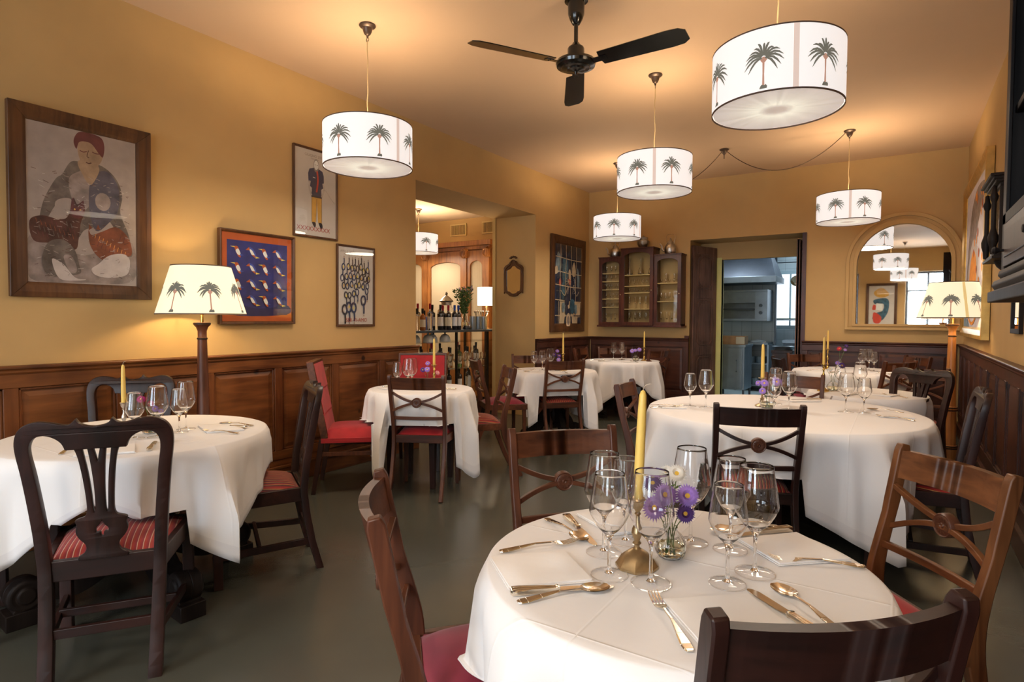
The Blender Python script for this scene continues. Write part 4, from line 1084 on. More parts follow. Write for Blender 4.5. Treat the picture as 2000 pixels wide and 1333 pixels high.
def settle(ox, oy, px, py, pz):
    """let the hanging cloth rest on any chair seat and stay in front of its back"""
    wx, wy = ox + px, oy + py
    for cx_, cy_, ca, seat in CHAIRS:
        dx, dy = wx - cx_, wy - cy_
        if dx * dx + dy * dy > .36: continue
        lx, ly = dx * cos(ca) + dy * sin(ca), -dx * sin(ca) + dy * cos(ca)
        th = -.160 if pz < .55 else -.160 - .045 * min(1, (pz - .55) / .12)
        if abs(lx) < .25 and -.36 < ly < th: ly = th + .02 * (ly - th)
        if abs(lx) < .245 and -.17 < ly < .255 and pz < seat: pz = seat + .004 * (pz / seat)
        wx, wy = cx_ + lx * cos(ca) - ly * sin(ca), cy_ + lx * sin(ca) + ly * cos(ca)
    return (wx - ox, wy - oy, pz)
def table(label, x, y, r, base, rz=0, group=None, mid=.3, corner=.45, phi=0, folds=9, amp=.03, seed=1, cl_label='', lift=None):
    t = thing('dining_table', label, 'table', (x, y, 0), rz, 'round dining tables under white cloths')
    m = MB(); m.lathe([(0, TZ - .03), (r - .01, TZ - .03), (r, TZ - .024), (r, TZ - .004), (r - .005, TZ), (0, TZ)], 64); m.build('tabletop', ['dark_mahogany_cross'], t, smooth=40)
    if base == 'carved':
        m = MB(); m.lathe([(.05, .16), (.085, .20), (.095, .30), (.06, .36), (.05, .42), (.075, .50), (.09, .60), (.14, .70), (.15, TZ - .03), (0, TZ - .03)], 24); m.lathe([(0, .12), (.05, .12), (.05, .17)], 20)
        m.build('pedestal', ['ebony'], t, smooth=45)
        for k in range(4):
            m = MB(); carved_leg(m, k * pi / 2 + pi / 4, .05, r * (.84 if seed == 5 else .78), .36, 1.55 if seed == 5 else 1.0); m.build('carved_foot', ['ebony'], t, smooth=45, bevel=.004)
    elif base == 'trestle':
        for s in (-1, 1):
            m = MB(); pr = [(-.36, 0), (-.36, .07), (-.28, .10), (-.22, .17), (-.13, .20), (-.10, .30), (-.17, .40), (-.19, .52), (-.12, .60), (-.22, .66), (-.24, TZ - .03)]
            lp = [(p.x, p.y) for p in catmull([(a, b, 0) for a, b in pr], 3)]; lp = lp + [(-a, b) for a, b in lp[::-1]]
            vf = fill2d(lp, (), .05, .004)
            add_mesh(m, vf, lambda p: (s * .30 + p.z, p.x, p.y)); m.box(s * .30 - .045, s * .30 + .045, -.38, .38, 0, .05); m.build('trestle_end', ['ebony'], t, smooth=40)
        m = MB(); m.box(-.28, .28, -.03, .03, .22, .32); m.build('stretcher', ['ebony'], t, smooth=0, bevel=.006)
    else:
        for k in range(4):
            a = k * pi / 2 + pi / 4; c, s_ = cos(a) * r * .62, sin(a) * r * .62
            m = MB(); m.hexa([(c - .018, s_ - .018, 0), (c + .018, s_ - .018, 0), (c + .018, s_ + .018, 0), (c - .018, s_ + .018, 0)], [(c - .03, s_ - .03, TZ - .03), (c + .03, s_ - .03, TZ - .03), (c + .03, s_ + .03, TZ - .03), (c - .03, s_ + .03, TZ - .03)]); m.build('leg', ['dark_mahogany'], t, smooth=0, bevel=.003)
        m = MB(); m.lathe([(r * .6, TZ - .10), (r * .62, TZ - .10), (r * .62, TZ - .03), (r * .6, TZ - .03)], 40, cap=False); m.build('apron', ['dark_mahogany'], t)
    # the cloth: a square laid over the disc, its four corners hanging lowest
    rnd = random.Random(seed); n = 240
    ph = [rnd.uniform(0, 2 * pi) for _ in range(5)]
    def drop(a):
        b = (a - phi) % (pi / 2) - pi / 4
        e = (1 / cos(b + pi / 4 - pi / 2 if False else min(abs(b), pi / 4)))
        # b = 0 at a corner; hang falls off to the middle of a side
        s_ = 1 - abs(b) / (pi / 4)
        return mid + (corner - mid) * (s_ ** 1.15)
    def wav(a):
        b = (a - phi) % (pi / 2) - pi / 4
        c1 = cos(folds * a + ph[0] + .6 * sin(3 * a + ph[3])); w = .65 * (1 - 2 * abs(c1) ** .8) + .22 * cos((folds * 2 - 3) * a + ph[1]) + .25 * cos((folds // 2 + 1) * a + ph[2])
        cf_ = math.exp(-(b / .16) ** 2)                                   # cone fold under every corner
        side = math.exp(-((abs(b) - .30) / .13) ** 2)
        return w * .6 + 1.25 * cf_ - .9 * side
    rings = [(0, 0), (.25, 0), (.5, 0), (.75, 0), (.92, 0), (.985, 0), (1.0, -.003)]
    m = MB(); ids = []
    c0 = m.pt((0, 0, TZ + .004))
    H = 14
    for k in range(n):
        a = 2 * pi * k / n; row = []
        for q, dz in rings[1:]: row.append(m.pt((q * (r + .002) * cos(a), q * (r + .002) * sin(a), TZ + .004 + dz)))
        D = drop(a); w = wav(a)
        for h in range(1, H + 1):
            f = h / H; s_ = D * f
            out = .010 + .012 * min(1, s_ / .05) + amp * w * min(1, (s_ / .30)) ** 1.1 + .030 * f * (corner > .5)
            if lift:
                for (la, lw, lo) in lift:
                    da = (a - la + pi) % (2 * pi) - pi; out += lo * math.exp(-(da / lw) ** 2) * f
            rr = r + max(.004, out)
            row.append(m.pt(settle(x, y, rr * cos(a), rr * sin(a), TZ - s_ * .985 - .004)))
        ids.append(row)
    nr = len(ids[0])
    for k in range(n):
        A, B_ = ids[k], ids[(k + 1) % n]
        m.face((c0, A[0], B_[0]))
        for j in range(nr - 1): m.face((A[j], A[j + 1], B_[j + 1], B_[j]), 1 if j >= nr - 3 else 0)
    cl = m.build('tablecloth', ['linen', 'hem_linen'], None, smooth=70, solid=.0016)
    cl.location = (x, y, 0)
    tag(cl, cl_label, 'tablecloth', 'white tablecloths')
    return t
table('round table in the foreground laid for four', -.418, 1.338, .430, 'legs', .2, phi=radians(20), mid=.34, corner=.52, folds=11, amp=.055, seed=3, cl_label='white cloth on the nearest table, with the tall candle and eight glasses')
table('round table at the left on a black carved base', -3.075, 1.444, .567, 'carved', radians(-50), phi=radians(-40), mid=.17, corner=.50, folds=11, amp=.068, seed=5, cl_label='white cloth over the left table with black carved feet')
table('largest round table at the right, on black shaped trestle ends', -.613, 4.016, .787, 'trestle', radians(60), phi=radians(-93), mid=.28, corner=.60, folds=16, amp=.075, seed=8, cl_label='white cloth over the largest table')
table('small round table near the bar opening', -3.215, 3.63, .41, 'legs', .3, phi=radians(-43), mid=.34, corner=.66, folds=12, amp=.06, seed=12, cl_label='white cloth over the small table near the bar opening')
table('round table in the middle distance on a black pedestal', -3.17, 5.75, .46, 'carved', .2, phi=radians(-55), mid=.34, corner=.62, folds=12, amp=.06, seed=15, cl_label='white cloth over the middle distance table, with chairs around it')
table('round table in the far left corner under the glazed cabinet', -3.17, 7.68, .50, 'carved', .5, phi=radians(-50), mid=.25, corner=.55, folds=12, amp=.055, seed=17, cl_label='white cloth over the table in the far left corner')
table('round table in the far right corner below the arched mirror', -.42, 7.62, .60, 'carved', .1, phi=radians(12), mid=.34, corner=.58, folds=13, amp=.055, seed=19, cl_label='white cloth over the far right corner table')
table('small round table just behind the largest table', -.20, 5.36, .40, 'legs', .1, phi=radians(40), mid=.30, corner=.45, folds=8, amp=.02, seed=23, cl_label='white cloth over the small table tucked behind the largest one')
TOP = TZ + .0065

# ------------------------------------------------------------------ table ware
def wineglass(h, rb, rm, bowl0, name='wine_glass'):
    """stem glass: double-walled bowl, solid stem, thin foot; bowl0 = height where the bowl begins"""
    m = MB(); H = h - bowl0
    m.lathe([(rb * .97, 0), (rb, .0010), (rb * .97, .0020), (rb * .55, .0036), (.010, .0062)], 40, cap=False)
    rim = [(rb * cos(2 * pi * k / 40), rb * sin(2 * pi * k / 40), .0012) for k in range(40)]
    m.sweep(rim, .0016, .0014, (0, 0, 1), closed=True, mi=1)
    prof = [(.0, 0), (.30, .045), (.62, .15), (.90, .30), (1.0, .385), (.985, .45), (.90, .66), (.80, .86), (.735, 1.0)]
    bo = [(p.x, p.y) for p in catmull([(a * rm, bowl0 + b * H, 0) for a, b in prof], 3)]
    o = [(0, .0045), (.010, .0058), (.0055, .0105), (.0040, .022), (.0034, bowl0 * .6), (.0042, bowl0 * .86), (.0075, bowl0 * .97)]
    o += [q for q in bo if q[0] > .009]
    top = bo[-1]; o += [(top[0] - .00015, h + .0002)]
    inn = [(max(0, q[0] - .0009 + .0006 * max(0, (q[1] - bowl0) / H - .6) / .4), q[1] + (.0030 if q[1] < bowl0 + .1 * H else 0)) for q in bo][::-1]
    o += [q for q in inn if q[0] > .003] + [(0, bowl0 + .0045)]
    m.lathe(o, 40, cap=False, mi=1)
    return m.build(name, ['glass_wall', 'clear_glass'], None, smooth=55)
mkL = lambda: wineglass(.240, .042, .0475, .092)
mkS = lambda: wineglass(.213, .038, .0400, .085)
mkD = lambda: wineglass(.225, .040, .0440, .088)
def wg(k, x, y, label, group=None, z=TOP):
    return place('glass' + k, {'L': mkL, 'S': mkS, 'D': mkD}[k], label, 'wine glass', (x, y, z), random.uniform(0, 6), group)
G1 = 'wine glasses on the foreground table'
for k, x, y, l in (('L', -.582, 1.309, 'large wine glass at the back left of the left cluster on the foreground table'), ('D', -.52, 1.199, 'wine glass in front of the left cluster, left of the brass candlestick'),
                   ('S', -.565, 1.403, 'small wine glass rearmost of the left cluster, just left of the candle'), ('L', -.429, 1.208, 'large wine glass standing directly before the candlestick and flowers'),
                   ('L', -.426, 1.486, 'large wine glass rearmost on the foreground table, behind the flowers'), ('D', -.332, 1.493, 'wine glass at the back of the right cluster on the foreground table'),
                   ('S', -.293, 1.296, 'small wine glass nearest the camera in the right cluster'), ('L', -.255, 1.385, 'large wine glass rightmost on the foreground table')):
    wg(k, x, y, l, G1)
G2 = 'wine glasses on the left table'
for k, x, y, l in (('S', -2.95, 1.363, 'small wine glass in front of the vase on the left table'), ('L', -2.901, 1.439, 'large wine glass right of the vase on the left table'), ('L', -2.99, 1.62, 'large wine glass at the back of the right pair on the left table'), ('S', -2.93, 1.555, 'small wine glass in front of the right pair on the left table')):
    wg(k, x, y, l, G2)
G3 = 'wine glasses on the largest round table'
for k, x, y, l in (('S', -1.12, 3.85, 'smaller wine glass of the left pair on the largest table'), ('L', -1.02, 3.85, 'bigger wine glass of the left pair on the largest table'), ('S', -.62, 3.86, 'small wine glass in front of the flowers on the largest table'), ('L', -.565, 4.05, 'large wine glass just right of the flowers on the largest table'),
                   ('L', -.68, 4.28, 'large wine glass hidden behind the candle on the largest table'), ('L', -.26, 4.14, 'bigger wine glass of the right pair on the largest table'), ('S', -.165, 4.15, 'smaller wine glass of the right pair on the largest table')):
    wg(k, x, y, l, G3)
for k, x, y, l, g in (('S', -3.33, 3.48, 'small wine glass at the left of the table near the bar opening', 'wine glasses on the table near the bar'), ('L', -3.26, 3.53, 'large wine glass beside the flowers on the table near the bar opening', 'wine glasses on the table near the bar'), ('L', -3.30, 3.62, 'large wine glass behind the others on the table near the bar opening', 'wine glasses on the table near the bar'),
                      ('S', -3.30, 5.55, 'leftmost small wine glass on the middle distance table', 'wine glasses on the middle distance table'), ('S', -3.26, 5.66, 'small wine glass in the middle of the three on the middle distance table', 'wine glasses on the middle distance table'), ('L', -3.15, 5.64, 'large wine glass at the right of the three on the middle distance table', 'wine glasses on the middle distance table'),
                      ('L', -3.27, 7.62, 'left wine glass on the far left corner table', 'wine glasses on the far left corner table'), ('L', -3.19, 7.72, 'right wine glass on the far left corner table', 'wine glasses on the far left corner table'), ('S', -3.23, 7.82, 'rear wine glass between the other two on the far left corner table', 'wine glasses on the far left corner table'),
                      ('L', -.33, 7.62, 'leftmost of three wine glasses on the far right corner table', 'wine glasses on the far right corner table'), ('L', -.27, 7.72, 'middle of three wine glasses on the far right corner table', 'wine glasses on the far right corner table'), ('S', -.22, 7.62, 'rightmost of three wine glasses on the far right corner table', 'wine glasses on the far right corner table'),
                      ('L', -.24, 5.28, 'large wine glass on the small table behind the largest one', 'wine glasses on the small table'), ('S', -.38, 5.34, 'small wine glass by the vase on the small table behind the largest one', 'wine glasses on the small table')):
    wg(k, x, y, l, g)

def candlestick(mat, h, kind='round'):
    m = MB()
    if kind == 'oct':
        m.lathe([(0, 0), (.048, 0), (.048, .005), (.045, .008), (.034, .026), (.020, .036), (.010, .042)], 8, cap=False, a0=.3)
        top = [(.010, .040), (.006, .046), (.006, .052), (.010, .056), (.006, .061), (.008, .068), (.0125, .082), (.011, .092), (.006, .104), (.0045, .125), (.008, .130), (.005, .135), (.008, .140), (.013, .150), (.014, .162), (.018, .166), (.016, .170), (.0115, .168), (.0115, .150), (0, .150)]
        s_ = h / .17; m.lathe([(r, .040 + (z - .040) * (h - .04) / .13) for r, z in top], 24, cap=False)
        o = m.build('candlestick', [mat], None, smooth=28)
    else:
        s_ = h / .17
        m.lathe([(0, 0), (.044, 0), (.045, .004), (.040, .008), (.022, .014), (.012, .024), (.009, .035), (.014, .042), (.007, .050), (.006, .070), (.010, .085), (.012, .098), (.006, .110), (.006, .125), (.010, .132), (.006, .138), (.011, .146), (.012, .158), (.024, .162), (.024, .165), (.012, .166), (.0115, .150), (0, .150)] if s_ == 1 else [(r, z * s_) for r, z in [(0, 0), (.044, 0), (.045, .004), (.040, .008), (.022, .014), (.012, .024), (.009, .035), (.014, .042), (.007, .050), (.006, .070), (.010, .085), (.012, .098), (.006, .110), (.006, .125), (.010, .132), (.006, .138), (.011, .146), (.012, .158), (.024, .162), (.024, .165), (.012, .166), (.0115, .150), (0, .150)]], 24, cap=False)
        o = m.build('candlestick', [mat], None, smooth=35)
    return o
def candle(h, r=.0105):
    t = empty('candle'); m = MB()
    m.lathe([(0, 0), (r, 0), (r * 1.0, .01), (r * .95, h * .5), (r * .84, h - .045), (r * .70, h - .012), (r * .42, h - .003), (0, h)], 20); m.build('wax', ['beeswax'], t, smooth=50)
    m = MB(); m.tube(catmull([(0, 0, h - .003), (.001, 0, h + .004), (.005, 0, h + .010), (.012, 0, h + .014), (.017, 0, h + .0145)], 3), .0009, 5); m.build('wick', ['wick'], t)
    return t
def candle_set(x, y, mat, sh, kind, ch, r, where, rz=0, lean=(0, 0)):
    s_ = candlestick(mat, sh, kind); s_.location = (x, y, TOP); tag(s_, '%s candlestick on %s' % ({'old_brass': 'tarnished brass', 'pewter': 'silver', 'bright_brass': 'bright brass'}[mat], where), 'candlestick', 'candlesticks on the tables')
    c = candle(ch, r); c.location = (x, y, TOP + sh * (.150 / .17) + .001); c.rotation_euler = (lean[0], lean[1], rz); tag(c, 'unlit yellow taper candle on %s' % where, 'candle', 'yellow taper candles')
candle_set(-.486, 1.275, 'old_brass', .157, 'oct', .262, .0112, 'the foreground table', 0, (-.018, .034))
candle_set(-3.135, 1.40, 'pewter', .150, 'oct', .20, .0105, 'the left table', .3)
candle_set(-.735, 4.13, 'old_brass', .19, 'round', .235, .0115, 'the largest round table')
candle_set(-3.17, 3.74, 'bright_brass', .19, 'round', .23, .0105, 'the small table near the bar opening')
candle_set(-3.08, 5.80, 'bright_brass', .19, 'round', .24, .0105, 'the middle distance table')
candle_set(-2.90, 7.80, 'bright_brass', .19, 'round', .23, .0105, 'the far left corner table')
candle_set(-.68, 7.72, 'bright_brass', .24, 'round', .23, .0105, 'the far right corner table')
candle_set(-.49, 5.28, 'bright_brass', .22, 'round', .23, .0105, 'the small table behind the largest one')

def vase(r=.036, h=.072, ribs=14):
    t = empty('vase'); m = MB(); n = ribs * 4
    prof = [(0, .002), (r * .6, 0), (r * .86, h * .10), (r, h * .34), (r * .96, h * .5), (r * .70, h * .74), (r * .42, h * .90), (r * .44, h)]
    pr = [(p.x, p.y) for p in catmull([(a, b, 0) for a, b in prof], 3)]
    inn = [(max(0, a - .0018), b + (.003 if b < h * .2 else 0)) for a, b in pr][::-1]
    full = pr + inn
    rings = []
    for a, b in full:
        rings.append([m.pt(((a * (1 + .035 * cos(ribs * 2 * pi * k / n) * min(1, a / r * 1.2))) * cos(2 * pi * k / n), (a * (1 + .035 * cos(ribs * 2 * pi * k / n) * min(1, a / r * 1.2))) * sin(2 * pi * k / n), b)) for k in range(n)])
    for A, B_ in zip(rings, rings[1:]):
        for k in range(n): m.face((A[k], A[(k + 1) % n], B_[(k + 1) % n], B_[k]))
    m.build('glass_body', ['clear_glass'], t, smooth=60)
    m = MB(); m.lathe([(0, .0055), (r * .62, .0055), (r * .86, h * .14), (r * .93, h * .34), (r * .90, h * .42), (0, h * .42)], 28); m.build('water', ['pale_water'], t, smooth=50)
    return t
def flower(kind, x0, z0, hx, hy, hz, r, tilt, rot, petal, n=26):
    """stem foot at (0, 0, z0) inside the vase, head at (hx, hy, hz)"""
    t = empty('aster_flower' if kind == 'aster' else 'small_flower')
    m = MB(); m.tube(catmull([(x0, 0, z0), (hx * .25, hy * .25, z0 + (hz - z0) * .5), (hx * .75, hy * .75, z0 + (hz - z0) * .85), (hx, hy, hz - .004)], 4), .0012, 5)
    for k in range(3):
        q = .45 + .16 * k; a = rot + 2.1 * k; bx, by, bz = hx * q * .8, hy * q * .8, z0 + (hz - z0) * (q + .2)
        if bz > hz - .006: bz = hz - .008
        m.poly([(bx, by, bz), (bx + .010 * cos(a) - .003 * sin(a), by + .010 * sin(a) + .003 * cos(a), bz + .008), (bx + .022 * cos(a), by + .022 * sin(a), bz + .010), (bx + .010 * cos(a) + .003 * sin(a), by + .010 * sin(a) - .003 * cos(a), bz + .005)])
    m.build('stem', ['leaf'], t, smooth=50, recalc=False)
    Mh = Matrix.Translation((hx, hy, hz)) @ Matrix.Rotation(rot, 4, 'Z') @ Matrix.Rotation(tilt, 4, 'Y')
    m = MB(); m.M = Mh; rnd = random.Random(int(abs(hx * 9999) + n))
    for layer in range(3):
        for k in range(n):
            a = 2 * pi * (k + .37 * layer) / n; ln = r * (1 - .16 * layer) * rnd.uniform(.9, 1.05); w = r * .11; zz = .002 * layer; up = r * (.10 + .16 * layer)
            c, s_ = cos(a), sin(a)
            def q(d, o, z): return (d * c - o * s_, d * s_ + o * c, z)
            m.poly([q(r * .15, -w * .5, zz), q(ln * .6, -w, zz + up * .8), q(ln, 0, zz + up * .7), q(ln * .6, w, zz + up * .8), q(r * .15, w * .5, zz)])
    m.build('petals', [petal], t, smooth=0, recalc=False)
    m = MB(); m.M = Mh; m.lathe([(r * .24, 0), (r * .26, .002), (r * .2, .0055), (0, .0075)], 14, cap=False); m.build('flower_centre', ['pollen'], t)
    return t
def bouquet(x, y, where, specs, r=.036, h=.072, group=None, z=TOP):
    v = vase(r, h); v.location = (x, y, z); tag(v, 'small ribbed glass vase on %s' % where, 'vase', 'ribbed glass vases')
    names = {'petal_purple': 'light purple', 'petal_dark': 'deep violet', 'petal_white': 'white', 'petal_magenta': 'magenta', 'petal_red': 'red', 'petal_pink': 'pink'}
    for (hx, hy, hz, rr, tilt, rot, pm, pos) in specs:
        f = flower('aster', random.uniform(-.01, .01), .008, hx, hy, hz, rr, tilt, rot, pm); f.location = (x, y, z)
        tag(f, '%s aster %s on %s' % (names[pm], pos, where), 'flower', 'flowers on %s' % where)
# camera side of a table lies towards (0,0); sideways axes per table
def dirs(x, y):
    d = sqrt(x * x + y * y); c = (-x / d, -y / d); rgt = (-c[1] * -1 * -1, c[0])
    return c, (-c[1], c[0])
def bq(x, y, where, lst, r=.036, h=.072):
    c, s_ = dirs(x, y); ang = atan2(c[1], c[0]); sp = []
    for side, toward, hz, rr, tilt, pm, pos in lst:
        sp.append((s_[0] * side + c[0] * toward, s_[1] * side + c[1] * toward, hz, rr, tilt, ang + random.uniform(-.3, .3) + side * 6, pm, pos))
    bouquet(x, y, where, sp, r, h)
bq(-.44, 1.372, 'the foreground table', [(-.036, .03, .122, .033, 1.15, 'petal_purple', 'lowest at the left'), (-.012, .02, .150, .031, 1.0, 'petal_purple', 'facing the camera in the middle'), (-.042, .0, .168, .027, .7, 'petal_dark', 'at the upper left'), (.036, .01, .150, .030, 1.1, 'petal_purple', 'at the right'),
    (.032, .02, .112, .024, 1.3, 'petal_dark', 'at the lower right'), (.012, -.02, .192, .026, .9, 'petal_white', 'topmost'), (-.012, -.035, .190, .022, .8, 'petal_white', 'at the upper left behind the glass')])
bq(-3.03, 1.47, 'the left table', [(-.035, .0, .165, .022, .9, 'petal_magenta', 'at the upper left'), (.02, .03, .12, .018, 1.1, 'petal_purple', 'at the right'), (.045, .02, .105, .016, 1.2, 'petal_purple', 'lowest at the far right'), (.0, -.02, .14, .02, .8, 'petal_red', 'at the back')], .040, .085)
bq(-.69, 4.06, 'the largest round table', [(-.055, .0, .155, .022, 1.0, 'petal_purple', 'at the far left'), (-.02, .02, .158, .028, 1.15, 'petal_purple', 'in the middle'), (.05, .02, .168, .034, 1.2, 'petal_purple', 'largest, at the right'), (-.03, .03, .110, .024, 1.3, 'petal_purple', 'lowest')], .046, .085)
bq(-3.15, 3.64, 'the small table near the bar opening', [(-.04, .0, .15, .024, 1.2, 'petal_dark', 'at the left'), (-.005, .02, .155, .026, 1.1, 'petal_purple', 'in the middle'), (.0, -.02, .20, .022, 1.0, 'petal_purple', 'topmost'), (.075, .0, .125, .022, 1.0, 'petal_pink', 'at the far right')], .042, .06)
bq(-3.11, 5.72, 'the middle distance table', [(-.03, .0, .17, .028, 1.1, 'petal_dark', 'at the left'), (.02, .0, .16, .026, 1.0, 'petal_dark', 'at the right'), (.0, -.02, .21, .024, .9, 'petal_purple', 'topmost'), (.015, .03, .12, .026, 1.2, 'petal_purple', 'lowest')], .036, .07)
bq(-2.98, 7.70, 'the far left corner table', [(-.05, .0, .13, .035, 1.0, 'petal_purple', 'at the left'), (.045, .0, .15, .034, 1.1, 'petal_purple', 'at the right'), (-.01, .0, .14, .028, 1.0, 'petal_purple', 'in the middle')], .045, .08)
bq(-.56, 7.80, 'the far right corner table', [(-.01, .0, .23, .03, 1.0, 'petal_red', 'at the left'), (.06, .0, .26, .026, .9, 'petal_dark', 'at the upper right'), (.05, .0, .22, .022, 1.0, 'petal_purple', 'at the lower right')], .028, .12)
bq(-.43, 5.34, 'the small table behind the largest one', [(-.06, .0, .20, .026, 1.1, 'petal_dark', 'at the left'), (.06, .0, .20, .030, 1.1, 'petal_dark', 'at the right'), (.03, .0, .22, .02, 1.0, 'petal_purple', 'topmost'), (-.02, .0, .17, .022, 1.0, 'petal_white', 'lowest')], .042, .08)

# cutlery: local +x runs from the tip of the handle to the working end, length L
def handle_strip(m, L0, L1, z0, zm, w0=.021, w1=.006, th=.0026):
    xs = [0, .006, .02, .05, .09, L1]; ws = [w0 * .55, w0 * .9, w0, w0 * .72, w1, w1]
    zs = [z0, z0 + .0005, z0 + .001, z0 + (zm - z0) * .5, zm, zm * .9]
    P = list(zip(xs, ws, zs)); top = []
    for k in range(len(P) - 1):
        (xa, wa, za), (xb, wb, zb) = P[k], P[k + 1]
        m.hexa([(xa, -wa / 2, za), (xb, -wb / 2, zb), (xb, wb / 2, zb), (xa, wa / 2, za)], [(xa, -wa / 2 * .8, za + th), (xb, -wb / 2 * .8, zb + th), (xb, wb / 2 * .8, zb + th), (xa, wa / 2 * .8, za + th)])
def mk_spoon():
    m = MB(); handle_strip(m, 0, .138, .0012, .011)
    def bw(i, j, dz=0):
        nu, nv = 12, 8; u = i / nu; v = -1 + 2 * j / nv
        x = .136 + .064 * u; w = .0215 * sqrt(max(0, 1 - ((u - .52) / .52) ** 2)) * (1 + .12 * (.5 - u)) if u > 0 else .003
        z = .0095 - .0078 * (1 - v * v) * (1 - ((u - .5) / .5) ** 2) - .002 * u
        return (x, v * w, max(.0008, z) + dz)
    m.grid(lambda i, j: bw(i, j), 12, 8); m.grid(lambda i, j: bw(i, j, .0012), 12, 8)
    return m.build('spoon', ['silverware'], None, smooth=50, bevel=.0006)
def mk_fork():
    m = MB(); handle_strip(m, 0, .135, .0012, .010)
    def zz(x): return .0095 - .006 * sin(pi * min(1, max(0, (x - .132) / .075))) + .003 * max(0, (x - .17) / .035)
    for a, b, wa, wb in ((.133, .142, .006, .015), (.142, .150, .015, .024), (.150, .160, .024, .0245)):
        m.hexa([(a, -wa / 2, zz(a)), (b, -wb / 2, zz(b)), (b, wb / 2, zz(b)), (a, wa / 2, zz(a))], [(a, -wa / 2, zz(a) + .0022), (b, -wb / 2, zz(b) + .0022), (b, wb / 2, zz(b) + .0022), (a, wa / 2, zz(a) + .0022)])
    for k in range(4):
        y = -.0098 + .0065 * k; xs = [.159, .172, .188, .206]
        m.sweep([(x, y, zz(x) + .0011) for x in xs], [.0036, .0034, .003, .0012], [.0022, .0022, .002, .001], (0, 1, 0))
    return m.build('fork', ['silverware'], None, smooth=50, bevel=.0005)
def mk_knife():
    t = empty('knife'); m = MB()
    path = [(0, 0, .0065), (.004, 0, .0065), (.02, 0, .0065), (.06, 0, .0065), (.094, 0, .0065), (.097, 0, .0065), (.103, 0, .0065)]
    m.sweep(path, [.012, .021, .0215, .0165, .0125, .016, .013], [.008, .012, .012, .0105, .009, .012, .009], (0, 1, 0))
    for y in (-.0045, .0045): m.sweep([(.006, y * 1.2, .0127), (.05, y * .9, .0121), (.092, y * .7, .011)], .0022, .0012, (0, 1, 0))
    m.build('handle', ['silverware'], t, smooth=50, bevel=.002)
    m = MB(); m.sweep([(.10, 0, .0058), (.11, 0, .005), (.13, .001, .004), (.17, .001, .003), (.20, .001, .002), (.214, .003, .0015), (.219, .005, .0015)], [.010, .017, .020, .0205, .0195, .013, .004], [.0025, .0022, .0018, .0016, .0014, .0012, .001], (0, 1, 0))
    m.build('blade', ['silverware'], t, smooth=50, bevel=.0004)
    return t
MK = {'spoon': mk_spoon, 'fork': mk_fork, 'knife': mk_knife}
def cut(kind, a, b, label, z=TOP, g='cutlery'):
    """a = handle end, b = working end on the table"""
    ang = atan2(b[1] - a[1], b[0] - a[0]); L = {'spoon': .20, 'fork': .206, 'knife': .219}[kind]; d = sqrt((b[0] - a[0]) ** 2 + (b[1] - a[1]) ** 2)
    o = (a[0] + (b[0] - a[0]) * (1 - L / d) / 2, a[1] + (b[1] - a[1]) * (1 - L / d) / 2)
    return place(kind, MK[kind], label, kind, (o[0], o[1], z + .0005), ang, g)
GT = 'silver cutlery on the foreground table'
cut('knife', (-.662, .990), (-.472, 1.157), 'knife on the near edge of the left napkin, foreground table', g=GT)
cut('spoon', (-.622, .972), (-.488, 1.140), 'spoon in front of the left napkin, foreground table', g=GT)
cut('fork', (-.79, 1.172), (-.660, 1.330), 'fork behind the left napkin, foreground table', g=GT)
cut('knife', (-.775, 1.482), (-.618, 1.335), 'knife beside the rear left napkin, foreground table', g=GT)
cut('spoon', (-.805, 1.434), (-.655, 1.345), 'spoon left of the rear left knife, foreground table', g=GT)
cut('fork', (-.05, 1.555), (-.243, 1.474), 'fork in front of the right napkin, foreground table', g=GT)
cut('knife', (-.225, 1.725), (-.375, 1.555), 'knife behind the right napkin, foreground table', g=GT)
cut('spoon', (-.265, 1.732), (-.40, 1.59), 'spoon behind the right knife, foreground table', g=GT)
cut('fork', (-.279, .987), (-.408, 1.155), 'fork left of the front napkin, foreground table', g=GT)
cut('knife', (-.091, 1.150), (-.243, 1.288), 'knife right of the front napkin, foreground table', g=GT)
cut('spoon', (-.067, 1.190), (-.208, 1.335), 'spoon right of the front knife, foreground table', g=GT)
GL = 'silver cutlery on the left table'
cut('fork', (-2.66, 1.695), (-2.86, 1.63), 'fork in front of the right napkin on the left table', g=GL)
cut('spoon', (-2.80, 1.86), (-2.98, 1.80), 'spoon behind the right napkin on the left table', g=GL)
cut('knife', (-2.77, 1.80), (-2.96, 1.73), 'knife under the right napkin edge on the left table', z=TOP, g=GL)
cut('fork', (-2.86, 1.04), (-3.00, 1.15), 'fork seen through the splat of the left foreground chair', g=GL)
cut('knife', (-2.63, 1.27), (-2.80, 1.38), 'knife beside the front napkin on the left table', g=GL)
cut('spoon', (-2.60, 1.32), (-2.78, 1.43), 'spoon right of the front knife on the left table', g=GL)
GR = 'silver cutlery on the largest round table'
cut('fork', (-1.33, 3.70), (-1.14, 3.76), 'fork on the left napkin of the largest table', z=TOP + .006, g=GR)
cut('spoon', (-1.31, 3.64), (-1.14, 3.74), 'spoon in front of the left napkin of the largest table', g=GR)
cut('fork', (.085, 3.99), (-.10, 4.06), 'fork in front of the right napkin of the largest table', g=GR)
cut('spoon', (.03, 4.30), (-.15, 4.34), 'spoon behind the right napkin of the largest table', g=GR)
cut('knife', (-.44, 4.63), (-.62, 4.51), 'knife behind the flowers of the largest table', z=TOP + .006, g=GR)
for x, y, a, w in ((-3.50, 3.50, 40, 'left'), (-2.92, 3.70, 200, 'right')):
    cut('knife', (x, y), (x + .2 * cos(radians(a)), y + .2 * sin(radians(a))), 'knife at the %s of the small table near the bar opening' % w, g='silver cutlery on the table near the bar')
